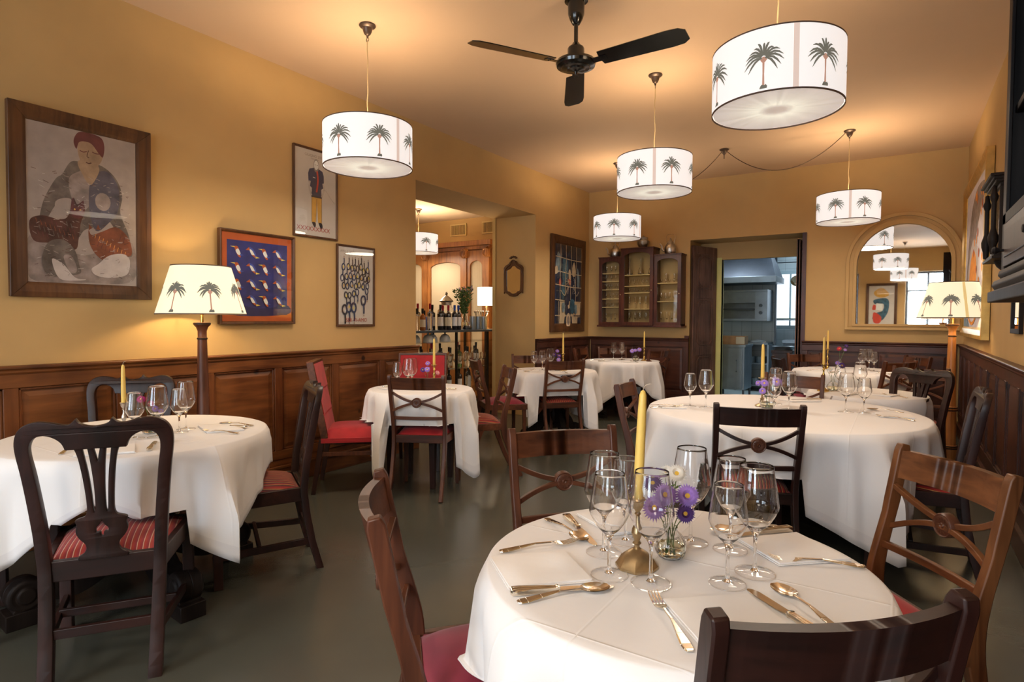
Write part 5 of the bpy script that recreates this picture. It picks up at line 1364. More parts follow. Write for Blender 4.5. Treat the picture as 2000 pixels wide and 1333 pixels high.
for tx, ty, r, w in ((-3.17, 5.75, .30, 'middle distance table'), (-3.17, 7.68, .34, 'far left corner table'), (-.42, 7.62, .42, 'far right corner table'), (-.20, 5.36, .24, 'small table behind the largest one')):
    for k, (a, kind, pos) in enumerate(((250, 'knife', 'front'), (215, 'fork', 'left'), (320, 'fork', 'right'))):
        q = radians(a); cx_, cy_ = tx + r * cos(q), ty + r * sin(q)
        cut(kind, (cx_ + .1 * cos(q), cy_ + .1 * sin(q)), (cx_ - .1 * cos(q), cy_ - .1 * sin(q)), '%s at the %s of the %s' % (kind, pos, w), g='silver cutlery on the ' + w)

def napkin(c, label, seed=1, th=.007, z=TOP, group='folded white napkins'):
    """folded napkin over four table points"""
    rnd = random.Random(seed); m = MB(); n = 14
    cxm = sum(p[0] for p in c) / 4; cym = sum(p[1] for p in c) / 4
    ph = [rnd.uniform(0, 6) for _ in range(4)]
    def P(u, v): return ((c[0][0] * (1 - u) + c[1][0] * u) * (1 - v) + (c[3][0] * (1 - u) + c[2][0] * u) * v - cxm, (c[0][1] * (1 - u) + c[1][1] * u) * (1 - v) + (c[3][1] * (1 - u) + c[2][1] * u) * v - cym)
    for lay in range(3):
        z0 = lay * th / 3; ins = .012 * (lay % 2) + .006 * lay
        def top(i, j, o=0):
            u, v = i / n, j / n; uu = ins + u * (1 - 2 * ins); vv = ins + v * (1 - 2 * ins)
            x, y = P(uu, vv); e = min(u, 1 - u, v, 1 - v) * 8
            wv = .0012 * sin(5 * u + ph[0]) * sin(4 * v + ph[1]) + .0008 * sin(9 * u + 3 * v + ph[2])
            return (x, y, z0 + (th / 3 * .82 if o else 0) + (lay + o) * .5 * (wv + .001) * min(1, e))
        a = m.grid(lambda i, j: top(i, j, 0), n, n); b = m.grid(lambda i, j: top(i, j, 1), n, n)
        ring = [(i, 0) for i in range(n)] + [(n, j) for j in range(n)] + [(i, n) for i in range(n, 0, -1)] + [(0, j) for j in range(n, 0, -1)]
        for k in range(len(ring)):
            p, q = ring[k], ring[(k + 1) % len(ring)]; m.face((a[p[0]][p[1]], a[q[0]][q[1]], b[q[0]][q[1]], b[p[0]][p[1]]))
    o = m.build('napkin', ['napkin_linen'], None, smooth=50); o.location = (cxm, cym, z)
    return tag(o, label, 'napkin', group)
napkin([(-.790, 1.128), (-.660, 1.258), (-.533, 1.148), (-.664, 1.018)], 'folded napkin at the left setting of the foreground table', 1)
napkin([(-.763, 1.520), (-.659, 1.625), (-.490, 1.545), (-.610, 1.425)], 'folded napkin behind the left glasses of the foreground table', 2)
napkin([(-.332, 1.568), (-.212, 1.700), (-.080, 1.578), (-.216, 1.455)], 'folded napkin at the right setting of the foreground table', 3)
napkin([(-.383, 1.142), (-.243, 1.261), (-.122, 1.139), (-.252, .996)], 'folded napkin at the front setting of the foreground table', 4)
napkin([(-3.03, 1.70), (-2.96, 1.84), (-2.72, 1.765), (-2.80, 1.62)], 'folded napkin at the right of the left table', 5)
napkin([(-2.96, 1.14), (-2.81, 1.30), (-2.64, 1.22), (-2.76, 1.04)], 'folded napkin behind the left foreground chair back', 6)
napkin([(-1.31, 3.78), (-1.18, 3.83), (-1.10, 3.72), (-1.24, 3.66)], 'folded napkin at the left of the largest table', 7)
napkin([(-.12, 4.24), (.07, 4.26), (.09, 4.08), (-.08, 4.03)], 'folded napkin at the right of the largest table', 8)
napkin([(-.70, 4.52), (-.59, 4.65), (-.43, 4.57), (-.60, 4.44)], 'folded napkin at the far side of the largest table', 9)
for k, (x, y, w) in enumerate(((-3.42, 3.48, 'left of the small table near the bar opening'), (-3.30, 5.50, 'near left of the middle distance table'), (-3.35, 7.5, 'left of the far left corner table'), (-2.98, 7.42, 'front of the far left corner table'), (-.12, 7.40, 'right of the far right corner table'), (-.08, 5.25, 'right of the small table behind the largest one'))):
    napkin([(x - .08, y - .05), (x - .02, y + .09), (x + .10, y + .04), (x + .04, y - .10)], 'folded napkin at the ' + w, 20 + k)
# ------------------------------------------------------------------ glazed wall cabinet with three sections
t = thing('wall_cabinet', 'dark wood three-part glazed wall cabinet full of glasses beside the kitchen doorway', 'cabinet', (0, 0, 0))
SEC = [(-3.81, -3.44, 1.225, 2.225, .235, [1.25, 1.495, 1.62, 1.757, 1.88, 2.00]), (-3.44, -2.957, 1.225, 2.335, .275, [1.255, 1.465, 1.70, 1.80, 1.96]), (-2.957, -2.568, 1.225, 2.225, .235, [1.25, 1.57, 1.83])]
m = MB()
for (a, b, z0, z1, dp, sh) in SEC:
    y = YB - dp
    m.box(a, a + .018, y + .02, YB, z0, z1); m.box(b - .018, b, y + .02, YB, z0, z1); m.box(a, b, y + .02, YB, z1 - .02, z1); m.box(a, b, y + .02, YB, z0, z0 + .02)
    m.box(a - .012, b + .012, y - .012, YB, z1, z1 + .014); m.box(a - .006, b + .006, y - .004, YB, z1 - .014, z1)
m.box(-3.83, -2.548, YB - .255, YB, 1.20, 1.225)
m.build('carcass', ['cabinet_wood'], t, smooth=0, bevel=.002)
m = MB()
for (a, b, z0, z1, dp, sh) in SEC:
    m.box(a + .018, b - .018, YB - .012, YB - .004, z0, z1)
m.build('back_board', ['wall_paint'], t, smooth=0)
for (a, b, z0, z1, dp, sh) in SEC:
    y = YB - dp; w = .045; za, zb = z0 + .045, z1 - .02; arch = .06
    n = 12; cxx = (a + b) / 2; hw = (b - a) / 2 - w
    inner = [(cxx - hw, za), (cxx + hw, za)] + [(cxx + hw * cos(pi * k / n), zb - arch - .03 + arch * sin(pi * k / n)) for k in range(n + 1)]
    vf = fill2d([(a, z0), (b, z0), (b, z1 - .004), (a, z1 - .004)], [inner], .020, .002)
    m = MB(); add_mesh(m, vf, lambda p: (p.x, y + .010 + p.z, p.y)); d = m.build('door', ['cabinet_wood'], t, smooth=30)
    g = MB(); g.box(a + w - .01, b - w + .01, y + .012, y + .015, za - .01, zb - .02); g.build('glass', ['pane_glass'], d, smooth=0)
    g = MB(); g.lathe([(0, 0), (.006, 0), (.008, .012), (0, .016)], 10); k_ = g.build('knob', ['old_brass'], d); k_.location = (b - .022, y - .001, (z0 + z1) / 2 - .05); k_.rotation_euler = (pi / 2, 0, 0)
    for z in sh[1:]:
        m = MB(); m.box(a + .019, b - .019, y + .03, YB - .013, z - .010, z); m.build('shelf', ['cream_panel'], t, smooth=0)
def goblet(h, r, kind):
    m = MB()
    if kind == 'flute': pr = [(0, 0), (r, 0), (r * .9, .003), (.003, .008), (.0025, h * .35), (r * .55, h * .48), (r * .75, h * .75), (r * .8, h), (r * .74, h), (r * .7, h * .75), (r * .5, h * .5), (0, h * .40)]
    elif kind == 'carafe': pr = [(0, 0), (r * .9, 0), (r, h * .1), (r * .85, h * .28), (r * .3, h * .48), (r * .22, h * .75), (r * .40, h), (r * .34, h), (r * .18, h * .75), (r * .25, h * .5), (r * .78, h * .28), (r * .92, h * .1), (0, h * .03)]
    else: pr = [(0, 0), (r * .8, 0), (r * .7, .003), (.003, .007), (.0025, h * .38), (r * .7, h * .5), (r, h * .72), (r * .85, h), (r * .79, h), (r * .93, h * .72), (r * .6, h * .53), (0, h * .43)]
    m.lathe(pr, 16, cap=False); return m.build('goblet' if kind != 'carafe' else 'decanter', ['clear_glass'], None, smooth=50)
rows = [(0, 0, 4, .16, .020, 'flute', 'tall flute on the bottom shelf of the left section'), (0, 1, 5, .065, .018, 'g', 'tiny glass on the second shelf up of the left section'), (0, 2, 5, .085, .018, 'g', 'small glass on the third shelf up of the left section'), (0, 3, 6, .085, .016, 'g', 'small glass on the fourth shelf up of the left section'), (0, 4, 4, .10, .019, 'g', 'small goblet on the second shelf down of the left section'), (0, 5, 4, .11, .019, 'g', 'small goblet on the top shelf of the left section'),
        (1, 0, 5, .165, .026, 'g', 'tall goblet on the bottom shelf of the centre section'), (1, 1, 5, .18, .022, 'flute', 'tall flute on the second shelf up of the centre section'), (1, 2, 6, .07, .020, 'g', 'small glass on the third shelf up of the centre section'), (1, 3, 6, .10, .021, 'g', 'small goblet on the second shelf down of the centre section'), (1, 4, 3, .25, .045, 'carafe', 'slim decanter on the top shelf of the centre section'),
        (2, 0, 4, .17, .024, 'flute', 'tall flute on the bottom shelf of the right section'), (2, 1, 5, .13, .024, 'g', 'goblet on the middle shelf of the right section'), (2, 2, 5, .055, .020, 'g', 'tiny glass on the top shelf of the right section'), ]
for si, shi, n, h, r, kind, lab in rows:
    a, b, z0, z1, dp, sh = SEC[si]
    for k in range(n):
        x = a + .075 + (b - a - .15) * (k / (n - 1)); zz = sh[shi] if shi else sh[0] - .004
        place('g%s%.3f' % (kind, h), lambda: goblet(h, r, kind), nth(k, n) + ' ' + lab, 'decanter' if kind == 'carafe' else 'glass', (x, YB - .12 + .02 * ((k % 2) - .5), zz + (.0005 if shi else 0)), 0, lab.replace('on the', 'row on the'))
for k in range(2):
    place('gflute_top', lambda: goblet(.14, .024, 'flute'), '%s taller goblet among tiny glasses, top shelf of the right cabinet section' % ('left', 'right')[k], 'glass', (-2.83 + .12 * k, YB - .075, 1.8305), 0, 'taller goblets on the right section top shelf')
def kettle(tall):
    t = empty('teapot'); m = MB(); r = .085; h = .16 if tall else .15
    m.lathe([(0, 0), (r * .82, 0), (r * .9, .012), (r, h * .25), (r * (1 if tall else .98), h * .55), (r * .88, h * .78), (r * .55, h * .95), (r * .5, h), (0, h)], 28); m.build('body', ['pewter'], t)
    m = MB(); m.lathe([(r * .56, h), (r * .5, h + .012), (r * .25, h + .035), (.008, h + .045), (.006, h + .055), (.012, h + .065), (0, h + .075)], 20); m.build('lid', ['pewter'], t)
    m = MB(); m.tube(catmull([(-r * .85, 0, h * .3), (-r * 1.35, 0, h * .45), (-r * 1.5, 0, h * .8), (-r * 1.85, 0, h * 1.02)], 5), [.018, .008], 10); m.build('spout', ['pewter'], t)
    m = MB(); hh = h + (.12 if tall else .06)
    m.tube(catmull([(-r * .55, 0, h * .9), (-r * .75, 0, h + .07), (-r * .5, 0, hh), (r * .5, 0, hh), (r * .75, 0, h + .07), (r * .55, 0, h * .9)], 5), .005, 8); m.build('handle', ['old_brass'], t)
    return t
o = kettle(False); o.location = (-3.60, YB - .115, 2.2395); tag(o, 'engraved pewter teapot on the left section of the wall cabinet', 'teapot', 'pewter teapots on the wall cabinet')
o = kettle(True); o.location = (-2.76, YB - .115, 2.2395); tag(o, 'pewter kettle with tall handle on the right section of the wall cabinet', 'teapot', 'pewter teapots on the wall cabinet')
m = MB(); m.lathe([(0, 0), (.05, 0), (.055, .01), (.085, .06), (.09, .10), (.06, .12), (.07, .15), (.02, .17), (0, .19)], 24, (-3.16, YB - .135, 2.3495))
tag(m.build('sugar_bowl', ['pewter']), 'pewter covered bowl on the centre section of the wall cabinet', 'bowl')

# ------------------------------------------------------------------ arched mirror
t = thing('arched_mirror', 'large arched mirror in a moulded ochre frame on the back wall', 'mirror', (.018, YB, 0))
def arch_pts(hw, z0, zs, n=28): return [(hw, z0)] + [(hw * cos(pi * k / n), zs + hw * sin(pi * k / n)) for k in range(n + 1)] + [(-hw, z0)]
m = MB()
for (ho, hi, zo, zi, dp) in ((.585, .473, 1.195, 1.262, .030), (.583, .553, 1.197, 1.222, .058), (.505, .473, 1.240, 1.262, .050)):
    vf = fill2d(arch_pts(ho, zo, 2.005), [arch_pts(hi, zi, 1.985 if hi < .5 else 2.0)], dp, .003)
    add_mesh(m, vf, lambda p: (p.x, -dp / 2 + p.z - .002, p.y))
m.build('frame', ['wall_paint'], t, smooth=30)
vf = fill2d(arch_pts(.474, 1.262, 1.985), (), .004, 0); m = MB(); add_mesh(m, vf, lambda p: (p.x, p.z, p.y))
g = m.build('mirror_glass', ['mirror_glass'], t, smooth=0); g.location = (0, -.016, 0); g.rotation_euler = (0, 0, radians(-1.9))
# ------------------------------------------------------------------ antique mirror on the pier of the opening
t = thing('antique_mirror', 'small antique carved mirror hanging on the pier of the opening', 'mirror', (-4.43, OP1 - .002, 1.86))
prof = [(0, -.24), (.05, -.235), (.09, -.205), (.14, -.175), (.148, -.16), (.15, .10), (.148, .15), (.12, .18), (.075, .20), (.045, .235), (0, .245)]
lo = [(p.x, p.y) for p in catmull([(a, b, 0) for a, b in prof], 3)]; lo = lo + [(-a, b) for a, b in lo[::-1]]
ins = [(0, -.205), (.04, -.20), (.075, -.175), (.112, -.15), (.118, .09), (.105, .12), (.06, .14), (.03, .17), (0, .175)]
li = [(p.x, p.y) for p in catmull([(a, b, 0) for a, b in ins], 3)]; li = li + [(-a, b) for a, b in li[::-1]]
m = MB(); vf = fill2d(lo, [li], .022, .003); add_mesh(m, vf, lambda p: (p.x, -.012 + p.z, p.y))
for s in (-1, 1):
    m.tube(catmull([(s * .145, -.02, .06), (s * .13, -.026, .13), (s * .09, -.026, .165), (s * .05, -.028, .19), (s * .03, -.028, .235), (0, -.026, .25)], 5), [.010, .008], 8)
    m.lathe([(0, 0), (.018, .0), (.02, .006), (.008, .012), (0, .012)], 12, (s * .128, 0, .08))
for k in range(5):
    a = pi * (.15 + .7 * k / 4); m.lathe([(0, -.014), (.018, -.008), (.02, 0), (.014, .01), (0, .014)], 10, (.05 * cos(a), -.02, .265 + .035 * sin(a)))
m.build('frame', ['walnut_frame'], t, smooth=45)
vf = fill2d(li, (), .004, 0); m = MB(); add_mesh(m, vf, lambda p: (p.x, -.008 + p.z, p.y)); m.build('mirror_glass', ['mirror_glass'], t, smooth=0)

# ------------------------------------------------------------------ wall clock
t = thing('wall_clock', 'dark carved wall clock on the right wall between gilt painting and hanging dresser', 'clock', (XR, 4.64, 0))
m = MB()
m.box(-.15, 0, -.20, .20, 1.70, 1.72); m.box(-.15, 0, -.20, .20, 2.09, 2.11)
m.box(-.012, 0, -.20, .20, 1.70, 2.11); m.box(-.15, -.13, -.20, -.185, 1.72, 2.09); m.box(-.02, 0, -.20, -.185, 1.72, 2.09); m.box(-.15, -.13, .185, .20, 1.72, 2.09); m.box(-.02, 0, .185, .20, 1.72, 2.09)
for z, e in ((2.11, .012), (2.125, .025), (2.14, .04)): m.box(-.16 - e, 0, -.21 - e, .21 + e, z, z + .016)
for z, e in ((1.685, .012), (1.67, .022)): m.box(-.16 - e, 0, -.21 - e, .21 + e, z, z + .016)
m.build('case', ['ebony'], t, smooth=0, bevel=.003)
m = MB()
for y in (-.165, .165): m = MB(); m.lathe([(0, 1.695), (.014, 1.70), (.016, 1.74), (.024, 1.77), (.026, 1.80), (.016, 1.835), (.012, 1.85), (.012, 2.0), (.016, 2.01), (.022, 2.03), (.014, 2.055), (.012, 2.09), (0, 2.10)], 16, (-.172, y, 0)); m.build('column', ['ebony'], t, smooth=50)
m = MB(); m.lathe([(0, 1.57), (.018, 1.575), (.014, 1.595), (.03, 1.61), (.055, 1.635), (.065, 1.655), (.07, 1.67), (0, 1.67)], 20, (-.08, 0, 0)); m.build('bracket', ['ebony'], t, smooth=50)
m = MB(); m.box(-.149, -.146, -.18, .18, 1.72, 2.09); m.box(-.13, -.02, -.196, -.193, 1.72, 2.09); m.build('glass', ['pane_glass'], t, smooth=0)
m = MB(); m.M = Matrix.Translation((-.10, 0, 1.96)) @ Matrix.Rotation(-pi / 2, 4, 'Y'); m.lathe([(0, 0), (.085, 0), (.09, .004), (.09, .008), (0, .008)], 32); m.build('dial', ['ivory_label'], t)
m = MB(); m.box(-.085, -.08, -.004, .004, 1.80, 1.95); m.lathe([(0, 1.755), (.03, 1.76), (.03, 1.80), (0, 1.805)], 20, (-.085, 0, 0)); m.build('pendulum', ['bright_brass'], t, smooth=40)
m = MB(); m.box(-.125, -.03, -.17, -.165, 1.74, 1.90); m.build('side_panel', ['curtain_ivory'], t, smooth=0)

# ------------------------------------------------------------------ hanging dresser at the right edge
t = thing('hanging_dresser', 'large dark dresser hanging on the right wall', 'cabinet', (XR, 0, 0))
Y0, Y1, F_ = 1.45, 2.82, -.30
m = MB()
m.box(F_, 0, Y1 - .03, Y1, 1.48, 2.62); m.box(F_, 0, Y0, Y0 + .03, 1.48, 2.62); m.box(-.012, 0, Y0, Y1, 1.48, 2.62); m.box(F_, 0, Y0, Y1, 1.66, 1.69); m.box(F_ + .01, 0, Y0, Y1, 2.05, 2.075); m.box(F_, 0, Y0, Y1, 2.59, 2.62); m.box(F_, 0, Y0, Y1, 1.46, 1.49)
m.box(F_ - .012, F_, Y1 - .07, Y1, 1.49, 2.62); m.box(F_ - .012, F_, Y0, Y0 + .07, 1.49, 2.62); m.box(F_ - .012, F_, Y0, Y1, 1.655, 1.695)
m.build('carcass', ['ebony'], t, smooth=0, bevel=.003)
m = MB()
prof = [(0, 1.375), (F_ - .055, 1.375), (F_ - .055, 1.412), (F_ - .035, 1.418), (F_ - .045, 1.435), (F_ - .038, 1.452), (F_ - .018, 1.458), (F_ - .028, 1.472), (F_ - .024, 1.488), (F_ - .01, 1.495), (0, 1.495)]
m.hexa([(x, Y0 - .04, z) for x, z in prof], [(x, Y1 - .02 if x > F_ - .001 else Y1 - .06, z) for x, z in prof]); m.build('base_moulding', ['ebony'], t, smooth=0, bevel=.003)
for k, (a, b) in enumerate(((Y1 - .09 - .60, Y1 - .09), (Y0 + .05, Y1 - .70))):
    m = MB(); m.box(F_ - .018, F_, a, b, 1.50, 1.65); m.box(F_ - .022, F_, a + .04, b - .04, 1.53, 1.62); d = m.build('door', ['dark_mahogany'], t, smooth=0, bevel=.003)
    for yy in ((b - .05,) if k == 0 else (b - .05,)):
        g = MB(); g.lathe([(.005, 0), (.005, .012), (.010, .018), (.014, .026), (.010, .034), (0, .036)], 16); q = g.build('knob', ['ebony'], d); q.rotation_euler = (0, -pi / 2, 0); q.location = (F_ - .02, yy, 1.555)
# small mirror on the right wall
t = thing('small_mirror', 'small narrow wood-framed mirror under the hanging dresser', 'mirror', (XR, 4.80, 1.40), 0)
m = MB()
for q in ((-.022, 0, -.17, -.14, -.17, .17), (-.022, 0, .14, .17, -.17, .17), (-.022, 0, -.14, .14, -.17, -.14), (-.022, 0, -.14, .14, .14, .17)): m.box(*q)
m.build('frame', ['ebony'], t, smooth=0, bevel=.002); m = MB(); m.box(-.012, -.008, -.142, .142, -.142, .142); m.build('mirror_glass', ['mirror_glass'], t, smooth=0)

# ------------------------------------------------------------------ glass showcase (bar) in the side room, seen through the opening
t = thing('display_showcase', 'glass showcase with dark metal edges standing in the opening, bottles on top', 'cabinet', (0, 0, 0))
BX0, BX1, BY0, BY1, BZ = -5.22, -4.80, 4.45, 7.35, 1.165
m = MB(); m.box(BX0, BX1 + .015, BY0, BY1, BZ - .028, BZ); m.build('top', ['dark_steel'], t, smooth=0, bevel=.003)
m = MB()
for y in (BY0 + .02, 5.32, 6.12, 6.82, BY1 - .02):
    for x in (BX0 + .012, BX1 - .012): m.box(x - .012, x + .012, y - .014, y + .014, .10, BZ - .028)
for x in (BX0 + .012, BX1 - .012): m.box(x - .012, x + .012, BY0, BY1, .10, .14)
m.box(BX0, BX1, BY0, BY1, 0, .10); m.build('metal_frame', ['ebony'], t, smooth=0)
for z in (1.015, .66, .34):
    m = MB(); m.box(BX0 + .01, BX1 - .01, BY0 + .02, BY1 - .02, z - .008, z); m.build('glass_shelf', ['pane_glass'], t, smooth=0)
m = MB(); m.poly([(BX1 - .002, BY0, .12), (BX1 - .002, BY1, .12), (BX1 - .002, BY1, BZ - .03), (BX1 - .002, BY0, BZ - .03)]); m.build('front_glass', ['pane_glass'], t, smooth=0)
def bottle(h, r, body, cap, label, neck=.28, shoulder=.10):
    t = empty('bottle'); m = MB(); hb = h * (1 - neck - shoulder)
    m.lathe([(0, .002), (r * .9, 0), (r, .006), (r, hb), (r * .9, hb + h * shoulder * .5), (r * .42, hb + h * shoulder), (r * .34, h * .80), (r * .34, h - .03), (r * .40, h - .028), (r * .40, h - .012), (0, h - .012)], 18); m.build('glass_body', [body], t, smooth=40)
    m = MB(); m.lathe([(r * .37, h - (.07 if 'foil' in cap else .03)), (r * .43, h - .03), (r * .43, h), (0, h)], 14); m.build('cap', [cap], t, smooth=40)
    if label:
        m = MB(); n = 10; z0, z1 = hb * .25, hb * .80
        for k in range(n):
            a0, a1 = -1.2 + 2.4 * k / n, -1.2 + 2.4 * (k + 1) / n
            m.poly([((r + .0006) * cos(a), (r + .0006) * sin(a), z) for a, z in ((a0, z0), (a1, z0), (a1, z1), (a0, z1))])
        m.build('label', [label], t, smooth=60)
    return t
BT = {'clear': lambda: bottle(.27, .036, 'clear_glass', 'foil_black', None), 'tallclear': lambda: bottle(.335, .036, 'clear_glass', 'foil_red', None, .3), 'amber': lambda: bottle(.27, .038, 'whisky', 'foil_black', 'ivory_label'), 'blue': lambda: bottle(.25, .036, 'blue_spirit', 'foil_black', None),
      'wine': lambda: bottle(.325, .038, 'wine_black', 'foil_black', 'white_china', .28, .08), 'winered': lambda: bottle(.32, .038, 'wine_black', 'foil_red', 'ivory_label', .28, .08), 'wineblue': lambda: bottle(.325, .038, 'wine_black', 'foil_blue', 'white_china', .28, .08), 'green': lambda: bottle(.30, .037, 'green_bottle', 'foil_black', 'ivory_label')}
def bot(k, x, y, z, label, group):
    return place('bt' + k, BT[k], label, 'bottle', (x, y, z + .0005), atan2(-y, -x), group)
gb = 'bottles on top of the showcase'
for k, y, x, l in (('clear', 5.50, -4.93, 'leftmost clear bottle with black cap on the showcase'), ('tallclear', 5.68, -5.08, 'second bottle from the left on the showcase, clear and tall at the back'), ('amber', 5.60, -4.93, 'amber bottle with square label on the showcase'), ('blue', 5.78, -5.06, 'bluish bottle behind the amber one on the showcase'),
                   ('tallclear', 5.74, -4.93, 'tall clear bottle with red cap at the front left of the showcase'), ('wine', 5.90, -5.03, 'dark bottle right behind the red-capped clear one on the showcase'), ('wine', 5.93, -4.92, 'wine bottle with large white label on the showcase'), ('winered', 6.10, -5.02, 'wine bottle with red foil behind the white label one on the showcase'),
                   ('winered', 6.09, -4.92, 'wine bottle with red foil and small cream label at the front of the showcase'), ('wineblue', 6.22, -4.92, 'left one of two wine bottles with blue foil on the showcase'), ('wineblue', 6.34, -4.95, 'right one of two wine bottles with blue foil on the showcase')):
    bot(k, x, y, BZ, l, gb)
t = thing('decanter', 'round decanter of dark wine on the showcase, between wine bottles and steel pots', 'decanter', (-4.90, 6.46, BZ))
m = MB(); m.lathe([(0, 0), (.05, 0), (.062, .03), (.058, .06), (.03, .10), (.016, .13), (.018, .20), (.024, .22), (.022, .22), (.015, .20), (.013, .13), (.027, .10), (.055, .06), (.059, .03), (0, .004)], 24, cap=False); m.build('glass_body', ['clear_glass'], t, smooth=50)
m = MB(); m.lathe([(0, .005), (.052, .006), (.057, .03), (.055, .055), (0, .056)], 20); m.build('wine', ['wine_black'], t)
t = thing('glass_jar', 'large lidded glass jar behind the bottles on the showcase', 'jar', (-5.09, 6.26, BZ + .0005))
m = MB(); m.lathe([(0, 0), (.10, 0), (.12, .02), (.125, .20), (.115, .26), (.07, .30), (.065, .33), (.062, .33), (.066, .30), (.11, .26), (.120, .20), (.116, .02), (0, .006)], 28, cap=False); m.build('glass_body', ['clear_glass'], t, smooth=50)
m = MB(); m.lathe([(.068, .325), (.07, .365), (.085, .37), (.095, .385), (.075, .40), (.05, .43), (.02, .45), (.012, .46), (.02, .48), (.014, .50), (0, .505)], 24, cap=False); m.build('lid', ['pewter'], t)
for k, (y, n, w) in enumerate(((6.63, 0, 'left empty'), (6.76, 5, 'middle, full of spoons'), (6.89, 6, 'right, full of spoons'))):
    t = thing('steel_pot', 'steel cutlery pot on the showcase, the %s one' % w, 'pot', (-4.93, y, BZ + .0005), 0, 'steel cutlery pots on the showcase')
    m = MB(); m.lathe([(0, .003), (.044, 0), (.045, .004), (.045, .18), (.043, .18), (.042, .006), (0, .006)], 24, cap=False); m.build('body', ['brushed_steel'], t)
    rnd = random.Random(k)
    for q in range(n):
        a = rnd.uniform(0, 6.3); m = MB(); ex = .06 * cos(a), .06 * sin(a)
        m.sweep([(ex[0] * -.3, ex[1] * -.3, .01), (ex[0] * .6, ex[1] * .6, .17), (ex[0], ex[1], .235)], [.006, .006, .012], .002, (1, .3, 0)); m.lathe([(0, -.016), (.012, -.008), (.013, .006), (0, .016)], 8, (ex[0] * 1.05, ex[1] * 1.05, .245)); s_ = m.build('spoon', ['silverware'], None); s_.location = (-4.93, y, BZ + .0005)
        tag(s_, '%s spoon in the %s steel pot on the showcase' % (('first', 'second', 'third', 'fourth', 'fifth', 'last')[q], 'middle' if k == 1 else 'right'), 'spoon', 'spoons in the steel pots')
v = vase(.055, .24, 10); v.location = (-5.09, 6.66, BZ + .0005); tag(v, 'tall vase with the leafy bunch of violet asters on the showcase', 'vase')
rnd = random.Random(4)
t = thing('flower_bunch', 'leafy bunch of violet asters in the tall vase on the showcase', 'flowers', (-5.09, 6.66, BZ))
m = MB(); heads = []
for k in range(16):
    a = rnd.uniform(0, 6.28); q = rnd.uniform(.02, .15); hz = rnd.uniform(.36, .60); e = (q * cos(a), q * sin(a), hz); heads.append(e)
    pth = catmull([(0, 0, .02), (e[0] * .2, e[1] * .2, .22), (e[0] * .7, e[1] * .7, hz * .75), e], 4); m.tube(pth, .0022, 5)
    for j in range(30):
        b = pth[rnd.randrange(4, len(pth))]; aa = rnd.uniform(0, 6.28); l = rnd.uniform(.03, .065); c, s_ = cos(aa), sin(aa)
        m.poly([b, b + Vector((l * .5 * c - l * .2 * s_, l * .5 * s_ + l * .2 * c, .018)), b + Vector((l * c, l * s_, .03)), b + Vector((l * .5 * c + l * .2 * s_, l * .5 * s_ - l * .2 * c, -.004))])
m.build('foliage', ['leaf'], t, smooth=0, recalc=False)
for k, e in enumerate([h_ for h_ in heads if h_[2] > .40][:9]):
    m = MB(); ax, ay = .06 + .02 * (k % 3), -.06 - .02 * (k % 2); M1 = Matrix.Translation((.03 + e[0] * .9, e[1] * 1.1, e[2] + .01)) @ Matrix.Rotation(-.9, 4, 'X') @ Matrix.Rotation(.5, 4, 'Y'); m.M = M1
    for j in range(16):
        aa = 2 * pi * j / 16; c, s_ = cos(aa), sin(aa); m.poly([(.006 * c, .006 * s_, 0), (.02 * c - .004 * s_, .02 * s_ + .004 * c, .003), (.032 * c, .032 * s_, .003), (.02 * c + .004 * s_, .02 * s_ - .004 * c, .003)])
    m.lathe([(.009, 0), (0, .006)], 8, mi=1, cap=False); m.build('aster_head', ['petal_purple', 'pollen'], t, smooth=0, recalc=False)
# things inside the showcase
for k in range(5):
    place('cloche', lambda: (lambda m: (m.lathe([(0, 0), (.07, 0), (.072, .01), (.068, .05), (.045, .085), (.012, .098), (.012, .11), (.018, .118), (0, .125)], 20), m.build('china_dome', ['white_china']))[1])(MB()), nth(k, 5) + ' white china dome on the upper shelf of the showcase', 'dome', (-4.97 - .08 * (k % 2), 5.42 + .165 * k, 1.0155), 0, 'white china domes in the showcase')
rnd = random.Random(9); kinds = ['clear', 'wine', 'clear', 'amber', 'green', 'tallclear', 'clear']
for k in range(17):
    y = 5.35 + .095 * k; kk = kinds[k % 7]; q = bot(kk, -5.08 + .1 * (k % 2), y, .6605, {'clear': 'small clear bottle', 'wine': 'dark wine bottle', 'amber': 'amber spirit bottle', 'green': 'green bottle', 'tallclear': 'tall clear bottle'}[kk] + ', number %s on the showcase middle shelf' % ('one two three four five six seven eight nine ten eleven twelve thirteen fourteen fifteen sixteen seventeen'.split()[k]) + ' from the left', {'clear': 'small clear', 'wine': 'dark wine', 'amber': 'amber spirit', 'green': 'green', 'tallclear': 'tall clear'}[kk] + ' bottles inside the showcase, middle shelf')
for k in range(15):
    y = 5.38 + .11 * k; kk = ['green', 'clear', 'wine', 'tallclear', 'wine'][k % 5]; q = bot(kk, -5.06 + .1 * (k % 2), y, .3405, {'clear': 'small clear bottle', 'wine': 'dark wine bottle', 'green': 'green bottle', 'tallclear': 'tall clear bottle'}[kk] + ', number %s on the showcase lowest shelf' % ('one two three four five six seven eight nine ten eleven twelve thirteen fourteen fifteen'.split()[k]) + ' from the left', {'clear': 'small clear', 'wine': 'dark wine', 'green': 'green', 'tallclear': 'tall clear'}[kk] + ' bottles inside the showcase, lowest shelf')
for k in range(11):
    y = 5.75 + .105 * k; place('gflint', lambda: goblet(.19, .034, 'g'), nth(k, 11) + ' stem glass at the front of the showcase middle shelf', 'glass', (-4.87, y, .6605), 0, 'stem glasses inside the showcase')

